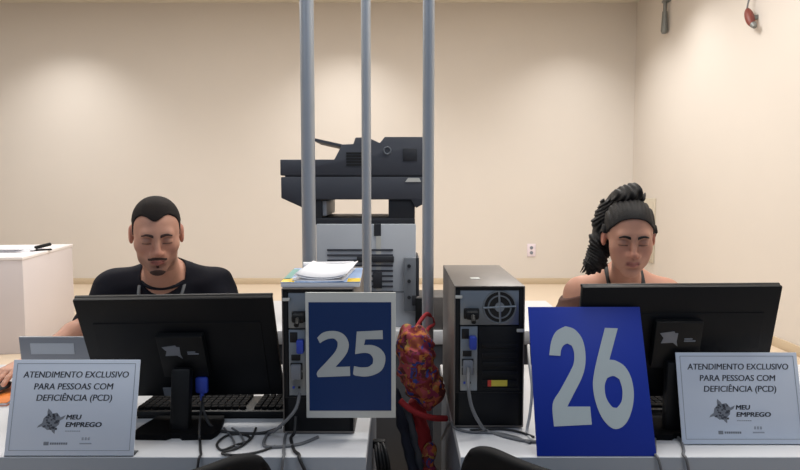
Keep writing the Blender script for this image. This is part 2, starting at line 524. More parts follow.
# ------------------------------------------------------------------ PC towers
def make_tower():
    t = thing('computer_tower', 'grey computer tower with black back panel standing on the desk beside sign 26', 'computer', (0, 0, 0), 0, 'computer towers')
    b = B()
    b.lohi((-.09, .0, .005), (-.087, .44, .373), .001)
    b.lohi((.087, .0, .005), (.09, .44, .373), .001)
    b.lohi((-.09, .0, .370), (.09, .44, .373), .001)
    b.lohi((-.09, .0, .004), (.09, .44, .008), .001)
    b.lohi((-.088, .02, .008), (.088, .438, .370))
    b.obj('case', M['case_grey'], t)
    b = B()
    b.lohi((-.087, .003, .005), (-.076, .022, .370), .001)
    b.lohi((.077, .003, .005), (.087, .022, .370), .001)
    b.lohi((-.087, .003, .362), (.087, .022, .370), .001)
    b.lohi((-.087, .003, .005), (.087, .022, .098), .001)
    b.lohi((-.028, .003, .098), (.087, .022, .268), .001)
    b.lohi((-.087, .010, .005), (.087, .024, .370))
    b.obj('back_panel', M['black_metal'], t)
    b = B(); b.lohi((-.075, .006, .271), (.076, .012, .361), .001); ps = b.obj('power_supply_plate', M['zinc'], t)
    b = B(); b.cyl((.026, .0055, .318), (.026, .010, .318), .041, seg=40); b.obj('fan_opening', M['port_dark'], ps)
    b = B()
    for rr in (.041, .029):
        b.ring((.026, .004, .318), (0, 1, 0), rr, .0022, seg=40, rs=6)
    for k in range(4):
        a = PI / 2 * k + .05
        b.cyl((.026, .004, .318), (.026 + .042 * math.cos(a), .004, .318 + .042 * math.sin(a)), .003, seg=8)
    b.cyl((.026, .002, .318), (.026, .006, .318), .0125, seg=24)
    b.obj('fan_grille', M['zinc'], ps)
    b = B(); b.lohi((-.066, .001, .287), (-.026, .008, .315), .004); b.obj('power_socket', M['port_dark'], ps)
    b = B(); b.lohi((-.062, -.028, .29), (-.03, .002, .312), .006); b.cyl((-.046, -.03, .301), (-.046, -.05, .29), .006); b.obj('power_plug', M['black'], ps)
    b = B(); b.lohi((-.074, .0025, .10), (-.030, .011, .268), .001); io = b.obj('port_plate', M['zinc'], t)
    for (z0, z1, x0, x1, nm, m_) in ((.236, .262, -.071, -.052, 'mouse_port', 'port_dark'), (.19, .205, -.068, -.045, 'network_port', 'port_dark'),
                                     (.165, .184, -.07, -.04, 'usb_port', 'port_dark'), (.142, .160, -.07, -.04, 'usb_port', 'port_dark'),
                                     (.118, .124, -.066, -.06, 'audio_jack', 'vga_blue'), (.118, .124, -.052, -.046, 'audio_jack', 'port_dark')):
        b = B(); b.lohi((x0, .0005, z0), (x1, .006, z1), .001); b.obj(nm, M[m_], io)
    b = B(); b.lohi((-.052, -.022, .212), (-.034, .004, .246), .004); b.obj('blue_video_plug', M['vga_blue'], io)
    b = B(); b.lohi((-.068, -.014, .144), (-.042, .002, .182), .004); b.obj('usb_plug', M['emblem'], io)
    for k in range(5):
        z = .115 + k * .024
        b = B(); b.lohi((-.018, .0, z), (.072, .004, z + .014), .0015); b.obj('slot_cover', M['black_metal'], t)
    b = B(); b.lohi((-.016, .0012, .106), (.078, .0034, .108), .0006); b.lohi((-.086, .0012, .094), (.087, .0034, .0965), .0006); b.obj('panel_seam', M['port_dark'], t)
    b = B(); b.lohi((-.003, -.002, .113), (.047, .0005, .1285)); lb = b.obj('warning_label', M['label_yellow'], t)
    b = B(); b.lohi((-.0035, -.0026, .1125), (.006, -.0015, .129)); b.obj('label_band', M['label_red'], lb)
    for x, z in ((-.079, .345), (.079, .258)):
        b = B(); b.lohi((x - .009, -.002, z - .004), (x + .009, .004, z + .004), .0012); b.obj('thumbscrew', M['frame_white'], t)
    b = B(); b.lohi((-.035, .12, .373), (-.01, .15, .3745), .0005); b.obj('seal_sticker', M['frame_white'], t)
    for sx in (-1, 1):
        for y in (.05, .39):
            b = B(); b.cyl((sx * .07, y, 0), (sx * .07, y, .0045), .012, .014); b.obj('foot', M['black_soft'], t)
    return t
tower26 = make_tower()
tower26.location = (.229, 1.641, .75)
tower25 = copy_tree(tower26)
tower25.location = (-.205, 1.602, .75)
tower25['label'] = 'grey computer tower on the desk behind sign 25, with papers lying on top'

# ------------------------------------------------------------------ monitors
def monitor(label, x, top_z, tilt, colx, mz, roll=0.):
    """rear of the screen faces -y; the top edge leans towards -y"""
    t = thing('computer_monitor', label, 'monitor', (x, 1.665, .75), 0, 'black desktop monitors')
    W, H_ = .498, .313
    cz = top_z - .75 - H_ / 2 * math.cos(tilt)
    cy = 1.6 - 1.665 + H_ / 2 * math.sin(tilt)
    m = Matrix.Translation((0, cy, cz)) @ Matrix.Rotation(tilt, 4, 'X') @ Matrix.Rotation(-roll, 4, 'Y')
    b = B(); b.box((0, .010, 0), (W, .02, H_), .004, mtx=m); b.obj('housing', M['screen_back'], t)
    b = B(); b.box((0, -.0005, -.03), (W * .86, .004, H_ * .74), .0015, mtx=m); b.obj('back_cover', M['screen_back'], t)
    b = B(); b.box((0, .0215, .004), (W - .02, .003, H_ - .03), mtx=m); b.obj('screen', M['port_dark'], t)
    b = B()
    b.lohi((-W / 2, .014, H_ / 2 - .006), (W / 2, .022, H_ / 2 + .001), .001, mtx=m)
    b.obj('top_bezel', M['black'], t)
    b = B(); b.box((colx + .003, -.022, mz), (.118, .022, .128), .003, mtx=m); mb = b.obj('mount_box', M['black'], t)
    b = B()
    q = [(-.034, .012), (-.006, .016), (-.004, .012), (.002, .012), (.001, -.006), (.004, -.016), (-.006, -.008), (-.03, -.009), (-.026, .002)]
    b.prism([(colx - .002 + p[0] * 1.25, p[1] * 1.3 + mz + .018) for p in q], .0012, mtx=m @ Matrix.Translation((0, -.0342, 0)))
    b.obj('emblem', M['emblem'], mb)
    b = B(); b.lohi((colx + .018, -.0342, mz + .010), (colx + .046, -.0328, mz + .0135), mtx=m); b.lohi((colx + .018, -.0342, mz + .016), (colx + .038, -.0328, mz + .019), mtx=m); b.obj('emblem_lettering', M['ink_grey'], mb)
    b = B(); b.box((colx - .062, -.0145, -.128), (.026, .003, .026), mtx=m); b.obj('sticker', M['ink_grey'], t)
    mc = m @ Vector((colx, -.03, -.03))
    b = B()
    b.box((colx, (mc.y - .045) / 2 - .01, mc.z / 2 + .002), (.05, .03, mc.z - .004), .008, rot=(math.atan2(-(mc.y + .045), mc.z), 0, 0))
    b.obj('stand_column', M['black'], t)
    b = B()
    o = [(-.098, -.098), (-.02, -.102), (-.010, -.090), (.010, -.090), (.02, -.102), (.090, -.098), (.10, -.06), (.088, .035), (-.088, .035), (-.108, -.06)]
    b.prism([(colx + p[0], -p[1]) for p in spline(o, 4)], .014, mtx=Matrix.Rotation(R(90), 4, 'X') @ Matrix.Translation((0, -.014, 0)) @ Matrix.Scale(1, 4), bevel=0)
    b.obj('stand_base', M['black_soft'], t)
    return t
monitor('black desktop monitor seen from behind in front of the man', -.566, 1.0965, R(23.5), .008, .0, R(.9))
monitor('black desktop monitor seen from behind in front of the woman', .704, 1.1275, R(14), -.012, .012, R(.4))
for o in bpy.data.objects:          # lay every stand base flat on its desk
    if o.name.startswith('stand_base'):
        zs = [v.co.z for v in o.data.vertices]
        for v in o.data.vertices:
            v.co.z -= min(zs)

# ------------------------------------------------------------------ keyboards
def make_keyboard():
    t = thing('keyboard', 'black keyboard lying behind the left monitor stand in front of the man', 'keyboard', (0, 0, 0), 0, 'black keyboards')
    b = B(); b.box((0, 0, .011), (.44, .155, .016), .005, rot=(R(-3), 0, 0)); b.lohi((-.21, -.07, 0), (.21, -.055, .01)); b.lohi((-.21, .055, 0), (.21, .07, .006)); b.obj('keyboard_case', M['black'], t)
    for nm, xa, xb in (('letter_keys', -.212, .078), ('number_keys', .104, .205)):
        b = B()
        for r_ in range(6):
            y = -.062 + r_ * .0235
            x = xa
            while x < xb - .012:
                w = .10 if nm == 'letter_keys' and r_ == 0 and -.13 < x < -.10 else .0165
                b.lohi((x, y, .016 - y * .052), (x + w, y + .018, .0265 - y * .052), .002)
                x += w + .0027
        b.obj(nm, M['black_soft'], t)
    return t
kb = make_keyboard()
kb.location = (-.50, 1.785, .75)
kb2 = copy_tree(kb)
kb2.location = (.77, 1.80, .75)
kb2['label'] = 'black keyboard lying behind the right monitor in front of the woman'

# ------------------------------------------------------------------ notice signs
EMB = [(18.5, 6.0), (21.5, 9), (23, 11.5), (27.5, 10.5), (29.5, 13), (31.5, 15.5), (36.5, 13.2), (34.5, 17), (31, 19), (30.5, 23), (27.5, 26), (27, 29), (26.8, 33), (24.5, 31), (23, 28.5), (19, 29),
       (16, 26.5), (13, 25), (8.5, 26.5), (10, 24), (13.5, 21.5), (14.5, 16.5), (18, 13), (17.8, 9)]

def notice(label, loc, tilt, group):
    W, H_ = .301, .2215
    t = thing('notice_sign', label, 'sign', loc, 0, group)
    m = tilt_panel((0, 0, 0), tilt)
    b = B(); b.lohi((-W / 2, 0, .002), (W / 2, .0035, H_), .001, mtx=m)
    pn = b.obj('sign_panel', M['sign_paper'], t)
    b = B()
    x1, z0, z1 = W / 2 - .010, .014, H_ - .009
    k = .0007
    b.lohi((-x1, -.0006, z1 - k), (x1, .0004, z1 + k), mtx=m); b.lohi((-x1, -.0006, z0 - k), (x1, .0004, z0 + k), mtx=m)
    b.lohi((-x1 - k, -.0006, z0), (-x1 + k, .0004, z1), mtx=m); b.lohi((x1 - k, -.0006, z0), (x1 + k, .0004, z1), mtx=m)
    b.obj('border_line', M['ink_pale'], pn)
    for s, z, w in (('ATENDIMENTO EXCLUSIVO', .186, .250), ('PARA PESSOAS COM', .1585, .187), ('DEFICIÊNCIA (PCD)', .1325, .178)):
        text_obj('lettering', s, .0205, M['ink'], pn, m @ Matrix.Translation((.001 - (.004 if 'PARA' in s else 0), -.0004, z)), width=w, bold=.00028, italic=.12)
    px = W / 130
    b = B()
    pts = [((22 + p[0] * 1.0) * px - W / 2, .113 - (p[1] - 4) * px * .92) for p in EMB]
    b.prism(pts, .001, mtx=m @ Matrix.Translation((0, -.0006, 0)))
    em = b.obj('map_emblem', M['ink_grey'], pn)
    b = B()
    rnd = random.Random(3)
    for k in range(46):
        x, z = rnd.uniform(15, 30), rnd.uniform(12, 28)
        b.box(((22 + x) * px - W / 2, -.0008, .113 - (z - 4) * px * .92), (.0036, .0006, .0036), mtx=m)
    b.obj('emblem_pixels', M['ink'], em)
    text_obj('lettering', 'MEU', .0150, M['ink'], pn, m @ Matrix.Translation((.0035, -.0004, .0885)), width=.035, bold=.0005, italic=.15)
    text_obj('lettering', 'EMPREGO', .0150, M['ink'], pn, m @ Matrix.Translation((.028, -.0004, .0715)), width=.084, bold=.0005, italic=.15)
    b = B()
    for k in range(7):
        b.lohi((-0.013 + k * .0052, -.0006, .0565), (-0.009 + k * .0052, .0004, .0585), mtx=m)
    b.obj('small_print', M['ink_pale'], pn)
    b = B()
    b.lohi((-.061, -.0006, .0255), (-.049, .0004, .0335), .002, mtx=m)
    for k in range(8):
        b.lohi((-.046 + k * .0052, -.0006, .027), (-.042 + k * .0052, .0004, .0318), mtx=m)
    b.obj('partner_mark', M['ink_grey'], pn)
    b = B()
    for k in range(3):
        b.lohi((.027 + k * .007, -.0006, .037), (.032 + k * .007, .0004, .044), .001, mtx=m)
    b.lohi((.023, -.0006, .028), (.051, .0004, .031), mtx=m)
    b.obj('partner_mark', M['ink_pale'], pn)
    b = B(); b.lohi((-W / 2, .0, 0), (W / 2, .031, .003), .001); b.obj('stand_foot', M['acrylic'], t)
    return t
notice('white notice reading ATENDIMENTO EXCLUSIVO standing at the front of the left desk', (-.770, 1.4665, .75), R(15), 'priority service notices')
notice('white notice reading ATENDIMENTO EXCLUSIVO standing on the right desk before the woman', (.836, 1.534, .75), R(15), 'priority service notices')

# ------------------------------------------------------------------ number signs
def glyph(crop, ox, oy, k, corners, W, H_, sub=5):
    (tl, tr, bl, br) = corners
    out = []
    for x, y in crop:
        X, Y = ox + x / k, oy + y / k
        v = (bl[1] - Y) / (bl[1] - tl[1])
        xl = bl[0] + (tl[0] - bl[0]) * v
        w = (br[0] - bl[0]) + ((tr[0] - tl[0]) - (br[0] - bl[0])) * v
        out.append(((X - xl) / w * W - W / 2, v * H_))
    return spline(out, sub)

W, H_ = .278, .353
t = thing('number_sign', 'bright royal blue number 26 sign standing on the right desk', 'sign', (.4575, 1.4665, .75))
m = tilt_panel((0, 0, 0), R(22))
b = B(); b.lohi((-W / 2, 0, .0015), (W / 2, .004, H_), .001, mtx=m); pn = b.obj('sign_panel', M['blue_bright'], t)
cn = ((525, 308), (637, 308), (540, 457), (655, 456))
two = [(12, 150), (18, 95), (35, 55), (70, 33), (105, 45), (135, 80), (150, 130), (152, 190), (140, 240), (112, 300), (88, 350), (175, 350), (183, 418), (40, 425), (32, 340), (60, 285), (95, 215), (108, 180), (108, 140), (98, 112), (80, 103), (65, 112), (57, 130), (55, 153)]
six = [(225, 40), (275, 42), (245, 168), (270, 172), (305, 195), (330, 240), (341, 300), (335, 360), (315, 410), (285, 433), (255, 428), (220, 390), (195, 330), (184, 270), (188, 215), (205, 130)]
hole = [(262, 232), (285, 245), (297, 285), (295, 330), (278, 355), (258, 350), (235, 315), (229, 270), (238, 240)]
mt = m @ Matrix.Translation((0, -.0012, 0))
b = B(); b.prism(glyph(two, 545, 320, 3.916, cn, W, H_), .0016, mtx=mt); b.obj('digit', M['digit'], pn)
b = B(); b.prism(glyph(six, 545, 320, 3.916, cn, W, H_), .0016, holes=[glyph(hole, 545, 320, 3.916, cn, W, H_)], mtx=mt); b.obj('digit', M['digit'], pn)
b = B()
top = m @ Vector((0, .004, H_ * .62))
b.prism([(-.03, .0), (.03, 0), (.022, .20), (-.022, .20)], .003, mtx=Matrix.Translation((0, .19, 0)) @ Matrix.Rotation(R(22), 4, 'X'))
b.obj('easel_leg', M['blue_bright'], t)

p0, p1 = at(306.5, 418, 1.577), at(395.7, 292.5, 1.577)
W, H_ = p1.x - p0.x, p1.z - p0.z
t = thing('number_sign', 'dark navy number 25 sign in a pale frame fixed on the left tower', 'sign', ((p0.x + p1.x) / 2, 1.577, p0.z))
b = B(); b.lohi((-W / 2, 0, 0), (W / 2, .006, H_), .0015); pn = b.obj('frame', M['frame_white'], t)
b = B(); b.lohi((-W / 2 + .008, -.0012, .019), (W / 2 - .011, .001, H_ - .024)); bl = b.obj('blue_sheet', M['blue_deep'], t)
cn = ((306, 293), (395, 292), (308, 418), (395.5, 417))
two = [(70, 140), (48, 98), (90, 60), (150, 45), (215, 52), (265, 85), (290, 140), (285, 195), (255, 250), (190, 325), (300, 322), (303, 395), (55, 405), (50, 365), (120, 285), (180, 215), (203, 170), (205, 130), (180, 105), (140, 105), (100, 120)]
five = [(352, 50), (550, 40), (553, 108), (418, 110), (408, 155), (470, 155), (530, 180), (568, 230), (570, 290), (545, 350), (490, 385), (420, 400), (345, 392), (325, 380), (332, 318), (380, 328), (440, 325), (475, 300), (478, 260), (455, 225), (410, 215), (340, 225)]
for g in (two, five):
    b = B(); b.prism(glyph(g, 312, 325, 7.83, cn, W, H_), .0016, mtx=Matrix.Translation((0, -.0022, 0))); b.obj('digit', M['digit25'], bl)
for z in (.05, .26):
    b = B(); b.lohi((-.06, .006, z), (-.02, .024, z + .03)); b.obj('adhesive_pad', M['frame_white'], t)

# ------------------------------------------------------------------ things on the left tower
TT = .75 + .3731
t = thing('magazine', 'magazine with pale blue cover and yellow front corners lying on the left tower', 'magazine', (-.205, 1.768, TT), R(2))
b = B(); b.lohi((-.099, -.15, 0), (.099, .13, .012), .002); mg = b.obj('pages', M['paper'], t)
b = B(); b.lohi((-.1, -.151, .012), (.1, .131, .0135), .0004); cv = b.obj('cover', M['cover_blue'], t)
for x in (-.083, .083):
    b = B(); b.box((x, -.118, .0137), (.033, .062, .001), .0004); b.obj('yellow_patch', M['cover_yellow'], cv)
b = B(); b.lohi((-.1, -.10, .0132), (-.082, .10, .0142)); b.obj('teal_stripe', M['cover_green'], cv)
t = thing('paper_sheets', 'white curled sheets of paper lying on the magazine on the left tower', 'papers', (-.200, 1.768, TT + .0142), R(-3))
for k in range(3):
    bm = bmesh.new()
    n = 12
    rows = []
    for i in range(n + 1):
        for j in (0, 1):
            x = -.066 + .132 * i / n
            y = -.142 + .25 * j
            z = .0012 + k * .0035 + .010 * (abs(2 * i / n - 1) ** 2.2) * (1 if k else .15) + .004 * j * (k > 0)
            rows.append(bm.verts.new((x + k * .003, y + k * .006, z)))
    for i in range(n):
        bm.faces.new((rows[2 * i], rows[2 * i + 2], rows[2 * i + 3], rows[2 * i + 1]))
    ex = bmesh.ops.extrude_face_region(bm, geom=list(bm.faces))
    for v in ex['geom']:
        if isinstance(v, bmesh.types.BMVert):
            v.co.z -= .0011
    b = B(); b._take(bm); b.obj('sheet', M['paper'], t, True)
t = thing('paper_roll', 'thin white roll of paper at the rear of the left tower top', 'paper roll', (-.215, 1.945, TT), R(8))
b = B(); b.cyl((-.075, 0, .0135), (.075, 0, .0135), .0135, seg=20); b.obj('roll', M['paper'], t)
b = B(); b.ring((.0751, 0, .0135), (1, 0, 0), .008, .001, seg=16, rs=5); b.obj('inner_turn', M['ink_pale'], t)

# ------------------------------------------------------------------ printer on its table
t = thing('printer_table', 'plain table with grey front panel carrying the big printer', 'table', (.05, 2.78, 0))
b = B(); b.lohi((-.75, 0, .69), (.75, .75, .75), .004); b.obj('tabletop', M['laminate'], t)
b = B(); b.lohi((-.72, .02, .02), (.72, .04, .69), .002); b.obj('front_panel', M['panel_dark'], t)
for sx in (-1, 1):
    b = B(); b.lohi((sx * .72, .04, 0), (sx * .695, .72, .69), .002); b.obj('end_panel', M['panel_dark'], t)

PY = 2.86
def pz(y):
    return at(400, y, PY).z - .75
def pxx(x):
    return (x - 400) / FPX * 2.868 + .15
t = thing('multifunction_printer', 'big grey multifunction printer with dark scanner top behind the steel poles', 'printer', (-.15, PY, .75))
D = .46
b = B(); b.lohi((pxx(316), 0, 0), (pxx(416), D, pz(224)), .006); body = b.obj('body', M['printer_light'], t)
b = B()
for k in range(9):
    y = 249 + k * 5.2
    b.lohi((pxx(327), -.004, pz(y + 1.9)), (pxx(393), .004, pz(y)))
b.obj('louvres', M['printer_dark'], body)
b = B(); b.lohi((pxx(374), -.003, pz(236)), (pxx(381), .004, pz(224))); b.obj('latch_notch', M['printer_black'], body)
b = B(); b.lohi((pxx(357), -.02, pz(262)), (pxx(394), .004, pz(256)), .004); b.obj('door_handle', M['printer_black'], body)
b = B(); b.lohi((pxx(376), -.003, pz(330)), (pxx(381), .003, pz(236))); b.obj('centre_seam', M['frame_white'], body)
b = B(); b.lohi((pxx(373), -.012, pz(288)), (pxx(382), .003, pz(272)), .002); b.obj('lock_block', M['printer_black'], body)
b = B(); b.lohi((pxx(316), -.002, pz(292.5)), (pxx(404), .003, pz(291))); b.obj('drawer_seam', M['printer_mid'], body)
b = B(); b.lohi((pxx(404), -.035, pz(310)), (pxx(416), .2, pz(257)), .004); sp_ = b.obj('side_unit', M['printer_mid'], t)
b = B(); b.lohi((pxx(416), -.035, pz(310)), (pxx(419), .2, pz(257)), .003); b.obj('side_door', M['printer_black'], t)
b = B()
for y in (265, 280, 296):
    b.cyl((pxx(409), -.04, pz(y)), (pxx(409), -.034, pz(y)), .008)
b.lohi((pxx(412), -.04, pz(304)), (pxx(416), -.03, pz(294)), .002)
b.obj('unit_button', M['printer_black'], sp_)
b = B(); b.lohi((pxx(305), .01, pz(225)), (pxx(415), D - .02, pz(218)), .004); b.obj('output_bay_floor', M['printer_black'], t)
b = B(); b.lohi((pxx(304), .01, pz(219)), (pxx(322), D - .02, pz(198)), .006); b.obj('bay_pillar', M['printer_black'], t)
b = B(); b.lohi((pxx(388.5), .01, pz(219)), (pxx(415), D - .02, pz(198)), .006); b.obj('bay_pillar', M['printer_black'], t)
b = B(); b.lohi((pxx(321.6), .03, pz(216)), (pxx(326), D - .05, pz(201)), .002); b.obj('paper_guide', M['printer_light'], t)
b = B(); b.prism([(pxx(x), pz(y)) for x, y in ((282, 177), (433, 177), (433, 198.5), (416, 208), (411, 199.5), (308, 199.5), (304, 208), (282, 198))], D, mtx=Matrix.Translation((0, -.01, 0)), bevel=.004); b.obj('scanner_bed', M['printer_dark'], t)
b = B(); b.lohi((pxx(286), -.004, pz(177.4)), (pxx(429), D - .03, pz(175)), .0); b.obj('scanner_gap', M['printer_black'], t)
b = B(); b.prism([(pxx(x), pz(y)) for x, y in ((281.5, 175.5), (281.5, 159.6), (335, 159.6), (343, 144.5), (354, 144), (356, 137.6), (368, 137.4), (380, 143), (385, 137), (424, 137), (433, 143), (433, 175.5))], D * .95, mtx=Matrix.Translation((0, -.01, 0)), bevel=.003); ad = b.obj('document_feeder', M['printer_dark'], t)
b = B()
for k in range(5):
    b.lohi((pxx(347), -.013, pz(154.4 + k * 2.9)), (pxx(363), -.008, pz(152.4 + k * 2.9)))
b.obj('feeder_vent', M['port_dark'], ad)
b = B(); b.ring((pxx(387.5), -.012, pz(150.6)), (0, 1, 0), .015, .003, seg=24, rs=6); b.obj('round_latch', M['printer_mid'], ad)
b = B(); b.lohi((pxx(403), -.013, pz(161)), (pxx(417), -.008, pz(148.5)), .002); b.obj('feeder_panel', M['printer_black'], ad)
b = B(); b.prism([(pxx(x), pz(y)) for x, y in ((313, 137.4), (344, 144.4), (344, 147), (313, 140))], D * .7, mtx=Matrix.Translation((0, .02, 0))); b.obj('input_tray', M['printer_dark'], t)
b = B(); b.prism([(pxx(x), pz(y)) for x, y in ((405, 182), (408, 178), (419, 178), (421, 182))], .003, mtx=Matrix.Translation((0, -.0125, 0))); b.obj('instruction_label', M['frame_white'], t)

t = thing('storage_box', 'dark taupe box on the printer table beside the printer and right pole', 'box', (.165, 2.80, .75))
b = B(); b.lohi((-.095, 0, 0), (.12, .2, .145), .006); b.obj('box_body', M['grey_box'], t)
b = B(); b.lohi((-.098, -.003, .006), (-.058, -.0, .14), .002); b.obj('corner_strip', M['black'], t)
b = B(); b.lohi((.02, -.006, .004), (.075, .0, .03), .002); b.obj('latch', M['black'], t)

# ------------------------------------------------------------------ bag and clothes hanging in the gap
def axis(*segs):
    out = []
    for a, b_, st in segs:
        n = max(1, int(round((b_ - a) / st)))
        out += list(np.linspace(a, b_, n, endpoint=False))
    out.append(segs[-1][1])
    return np.array(out, dtype=np.float32)

def smin(a, b_, k):
    h = np.maximum(k - np.abs(a - b_), 0) / k
    return np.minimum(a, b_) - h * h * k * .25

class Field:
    def __init__(self, xs, ys, zs):
        self.ax = (xs, ys, zs)
        self.F = np.full((len(xs), len(ys), len(zs)), .3, dtype=np.float32)

    def copy(self):
        f = Field.__new__(Field)
        f.ax = self.ax
        f.F = self.F.copy()
        return f

    def sub(self, lo, hi, pad):
        sl, pts = [], []
        for a, l, h in zip(self.ax, lo, hi):
            i0 = max(0, np.searchsorted(a, l - pad) - 1)
            i1 = min(len(a), np.searchsorted(a, h + pad) + 1)
            sl.append(slice(i0, i1))
        X = self.ax[0][sl[0]][:, None, None]
        Y = self.ax[1][sl[1]][None, :, None]
        Z = self.ax[2][sl[2]][None, None, :]
        return tuple(sl), X, Y, Z

    def op(self, fn, lo, hi, k=.02, mode='add', pad=None):
        sl, X, Y, Z = self.sub(lo, hi, max(k * 1.3, .02) if pad is None else pad)
        if self.F[sl].size == 0:
            return
        d = fn(X, Y, Z).astype(np.float32)
        if mode == 'add':
            self.F[sl] = smin(self.F[sl], d, k)
        else:
            self.F[sl] = -smin(-self.F[sl], d, k)

    def cone(self, a, b_, ra, rb, k=.02, mode='add'):
        a, b_ = np.array(a, float), np.array(b_, float)
        ab = b_ - a
        l2 = float((ab ** 2).sum()) + 1e-12
        r = max(ra, rb)
        def fn(X, Y, Z):
            px, py, pz_ = X - a[0], Y - a[1], Z - a[2]
            h = np.clip((px * ab[0] + py * ab[1] + pz_ * ab[2]) / l2, 0, 1)
            return np.sqrt((px - h * ab[0]) ** 2 + (py - h * ab[1]) ** 2 + (pz_ - h * ab[2]) ** 2) - (ra + (rb - ra) * h)
        self.op(fn, np.minimum(a, b_) - r, np.maximum(a, b_) + r, k, mode)

    def ell(self, c, r, k=.02, mode='add', frame=None):
        """ellipsoid; frame = (origin, 3x3 rows ex, ef, eu) puts c and the radii in a rotated frame"""
        r = np.array(r, float)
        if frame is None:
            o, Q = np.array(c, float), np.eye(3)
        else:
            o = frame[0] + np.array(c, float) @ frame[1]
            Q = frame[1]
        ext = np.sqrt(((Q * r[:, None]) ** 2).sum(0))
        def fn(X, Y, Z):
            px, py, pz_ = X - o[0], Y - o[1], Z - o[2]
            q = [px * Q[i, 0] + py * Q[i, 1] + pz_ * Q[i, 2] for i in range(3)]
            k0 = np.sqrt(sum((q[i] / r[i]) ** 2 for i in range(3))) + 1e-9
            k1 = np.sqrt(sum((q[i] / r[i] ** 2) ** 2 for i in range(3))) + 1e-9
            return k0 * (k0 - 1) / k1
        self.op(fn, o - ext, o + ext, k, mode)

    def mesh(self):
        F = self.F
        ins = F < 0
        n = np.array(F.shape) - 1
        cnt = np.zeros(n, dtype=np.uint8)
        for i in (0, 1):
            for j in (0, 1):
                for k in (0, 1):
                    cnt += ins[i:i + n[0], j:j + n[1], k:k + n[2]]
        I, J, K = np.nonzero((cnt > 0) & (cnt < 8))
        idx = np.full(n, -1, dtype=np.int32)
        idx[I, J, K] = np.arange(len(I))
        acc = np.zeros((len(I), 3))
        num = np.zeros(len(I))
        corners = [(i, j, k) for i in (0, 1) for j in (0, 1) for k in (0, 1)]
        val = {c: F[I + c[0], J + c[1], K + c[2]] for c in corners}
        def pos(c):
            return np.stack([self.ax[0][I + c[0]], self.ax[1][J + c[1]], self.ax[2][K + c[2]]], 1)
        for a in corners:
            for d in range(3):
                if a[d] == 0:
                    b_ = tuple(a[q] + (q == d) for q in range(3))
                    f0, f1 = val[a], val[b_]
                    cr = (f0 < 0) != (f1 < 0)
                    tt = np.where(cr, f0 / np.where(cr, f0 - f1, 1), 0)[:, None]
                    acc += np.where(cr[:, None], pos(a) * (1 - tt) + pos(b_) * tt, 0)
                    num += cr
        V = acc / num[:, None]
        quads = []
        for d in range(3):
            e, f = (d + 1) % 3, (d + 2) % 3
            s0 = [slice(None)] * 3
            s1 = [slice(None)] * 3
            s0[d] = slice(0, -1)
            s1[d] = slice(1, None)
            ch = ins[tuple(s0)] != ins[tuple(s1)]
            P_ = np.array(np.nonzero(ch))
            ok = (P_[e] > 0) & (P_[f] > 0) & (P_[e] < n[e]) & (P_[f] < n[f])
            P_ = P_[:, ok]
            first = ins[tuple(P_)]
            def cell(de, df):
                q = P_.copy()
                q[e] -= de
                q[f] -= df
                return idx[tuple(q)]
            a, b_, c_, d_ = cell(1, 1), cell(0, 1), cell(0, 0), cell(1, 0)
            q = np.stack([a, b_, c_, d_], 1)
            q[~first] = q[~first][:, ::-1]
            quads.append(q)
        return V, np.concatenate(quads)

    def obj(self, name, m, parent=None, color=None):
        V, Q = self.mesh()
        me = bpy.data.meshes.new(name)
        me.vertices.add(len(V))
        me.vertices.foreach_set('co', V.astype(np.float32).ravel())
        me.loops.add(len(Q) * 4)
        me.loops.foreach_set('vertex_index', Q.astype(np.int32).ravel())
        me.polygons.add(len(Q))
        me.polygons.foreach_set('loop_start', np.arange(0, len(Q) * 4, 4, dtype=np.int32))
        me.update(calc_edges=True)
        me.validate()
        if color is not None:
            at_ = me.attributes.new('tone', 'FLOAT_COLOR', 'POINT')
            c = np.ones((len(V), 4), dtype=np.float32)
            c[:, :3] = color(V)
            at_.data.foreach_set('color', c.ravel())
        return link(name, me, m, parent, True)

def soft_cloth(f, amp, sc, seed):
    X = f.ax[0][:, None, None]
    Y = f.ax[1][None, :, None]
    Z = f.ax[2][None, None, :]
    f.F = f.F + (amp * (np.sin(X * sc + 1.7 * seed + 4 * np.sin(Z * sc * .31)) * np.sin(Z * sc * .7 + seed + 2 * np.sin(X * sc * .4)) + .6 * np.sin(Y * sc * 1.3 + Z * sc * .9))).astype(np.float32)

t = thing('floral_bag', 'bulging red and orange floral print bag hanging on the pole between desks', 'bag', (.055, 1.85, .70))
f = Field(axis((-.12, .12, .005)), axis((-.12, .16, .006)), axis((-.10, .36, .005)))
f.ell((-.012, 0, .16), (.050, .055, .085), .03)
f.ell((-.03, 0, .225), (.032, .045, .05), .03)
f.ell((.022, 0, .10), (.042, .05, .07), .03)
f.ell((.01, 0, .20), (.03, .045, .07), .03)
f.ell((.043, 0, .085), (.028, .04, .045), .02)
soft_cloth(f, .0055, 95, 1)
f.obj('bag_body', M['floral'], t)
b = B(); b.tube([(-.055, -.045, .07), (-.02, -.058, .045), (.03, -.058, .025), (.078, -.03, .012)], .009, seg=8); b.obj('red_handle', M['red_cloth'], t)
b = B(); b.tube([(-.02, .02, .24), (.005, .06, .275), (.03, .125, .285), (.05, .150, .25), (.03, .11, .24), (.015, .03, .22)], .006); b.obj('strap', M['red_cloth'], t)
t = thing('red_shawl', 'dark red shawl hanging below the floral bag between the desks', 'shawl', (.06, 1.90, .42))
f = Field(axis((-.09, .09, .005)), axis((-.06, .06, .006)), axis((-.2, .33, .006)))
f.cone((-.012, 0, .31), (.01, 0, .20), .026, .022, .02)
f.cone((.01, 0, .20), (.02, .0, .02), .020, .016, .02)
soft_cloth(f, .004, 90, 2)
f.obj('cloth', M['red_cloth'], t)
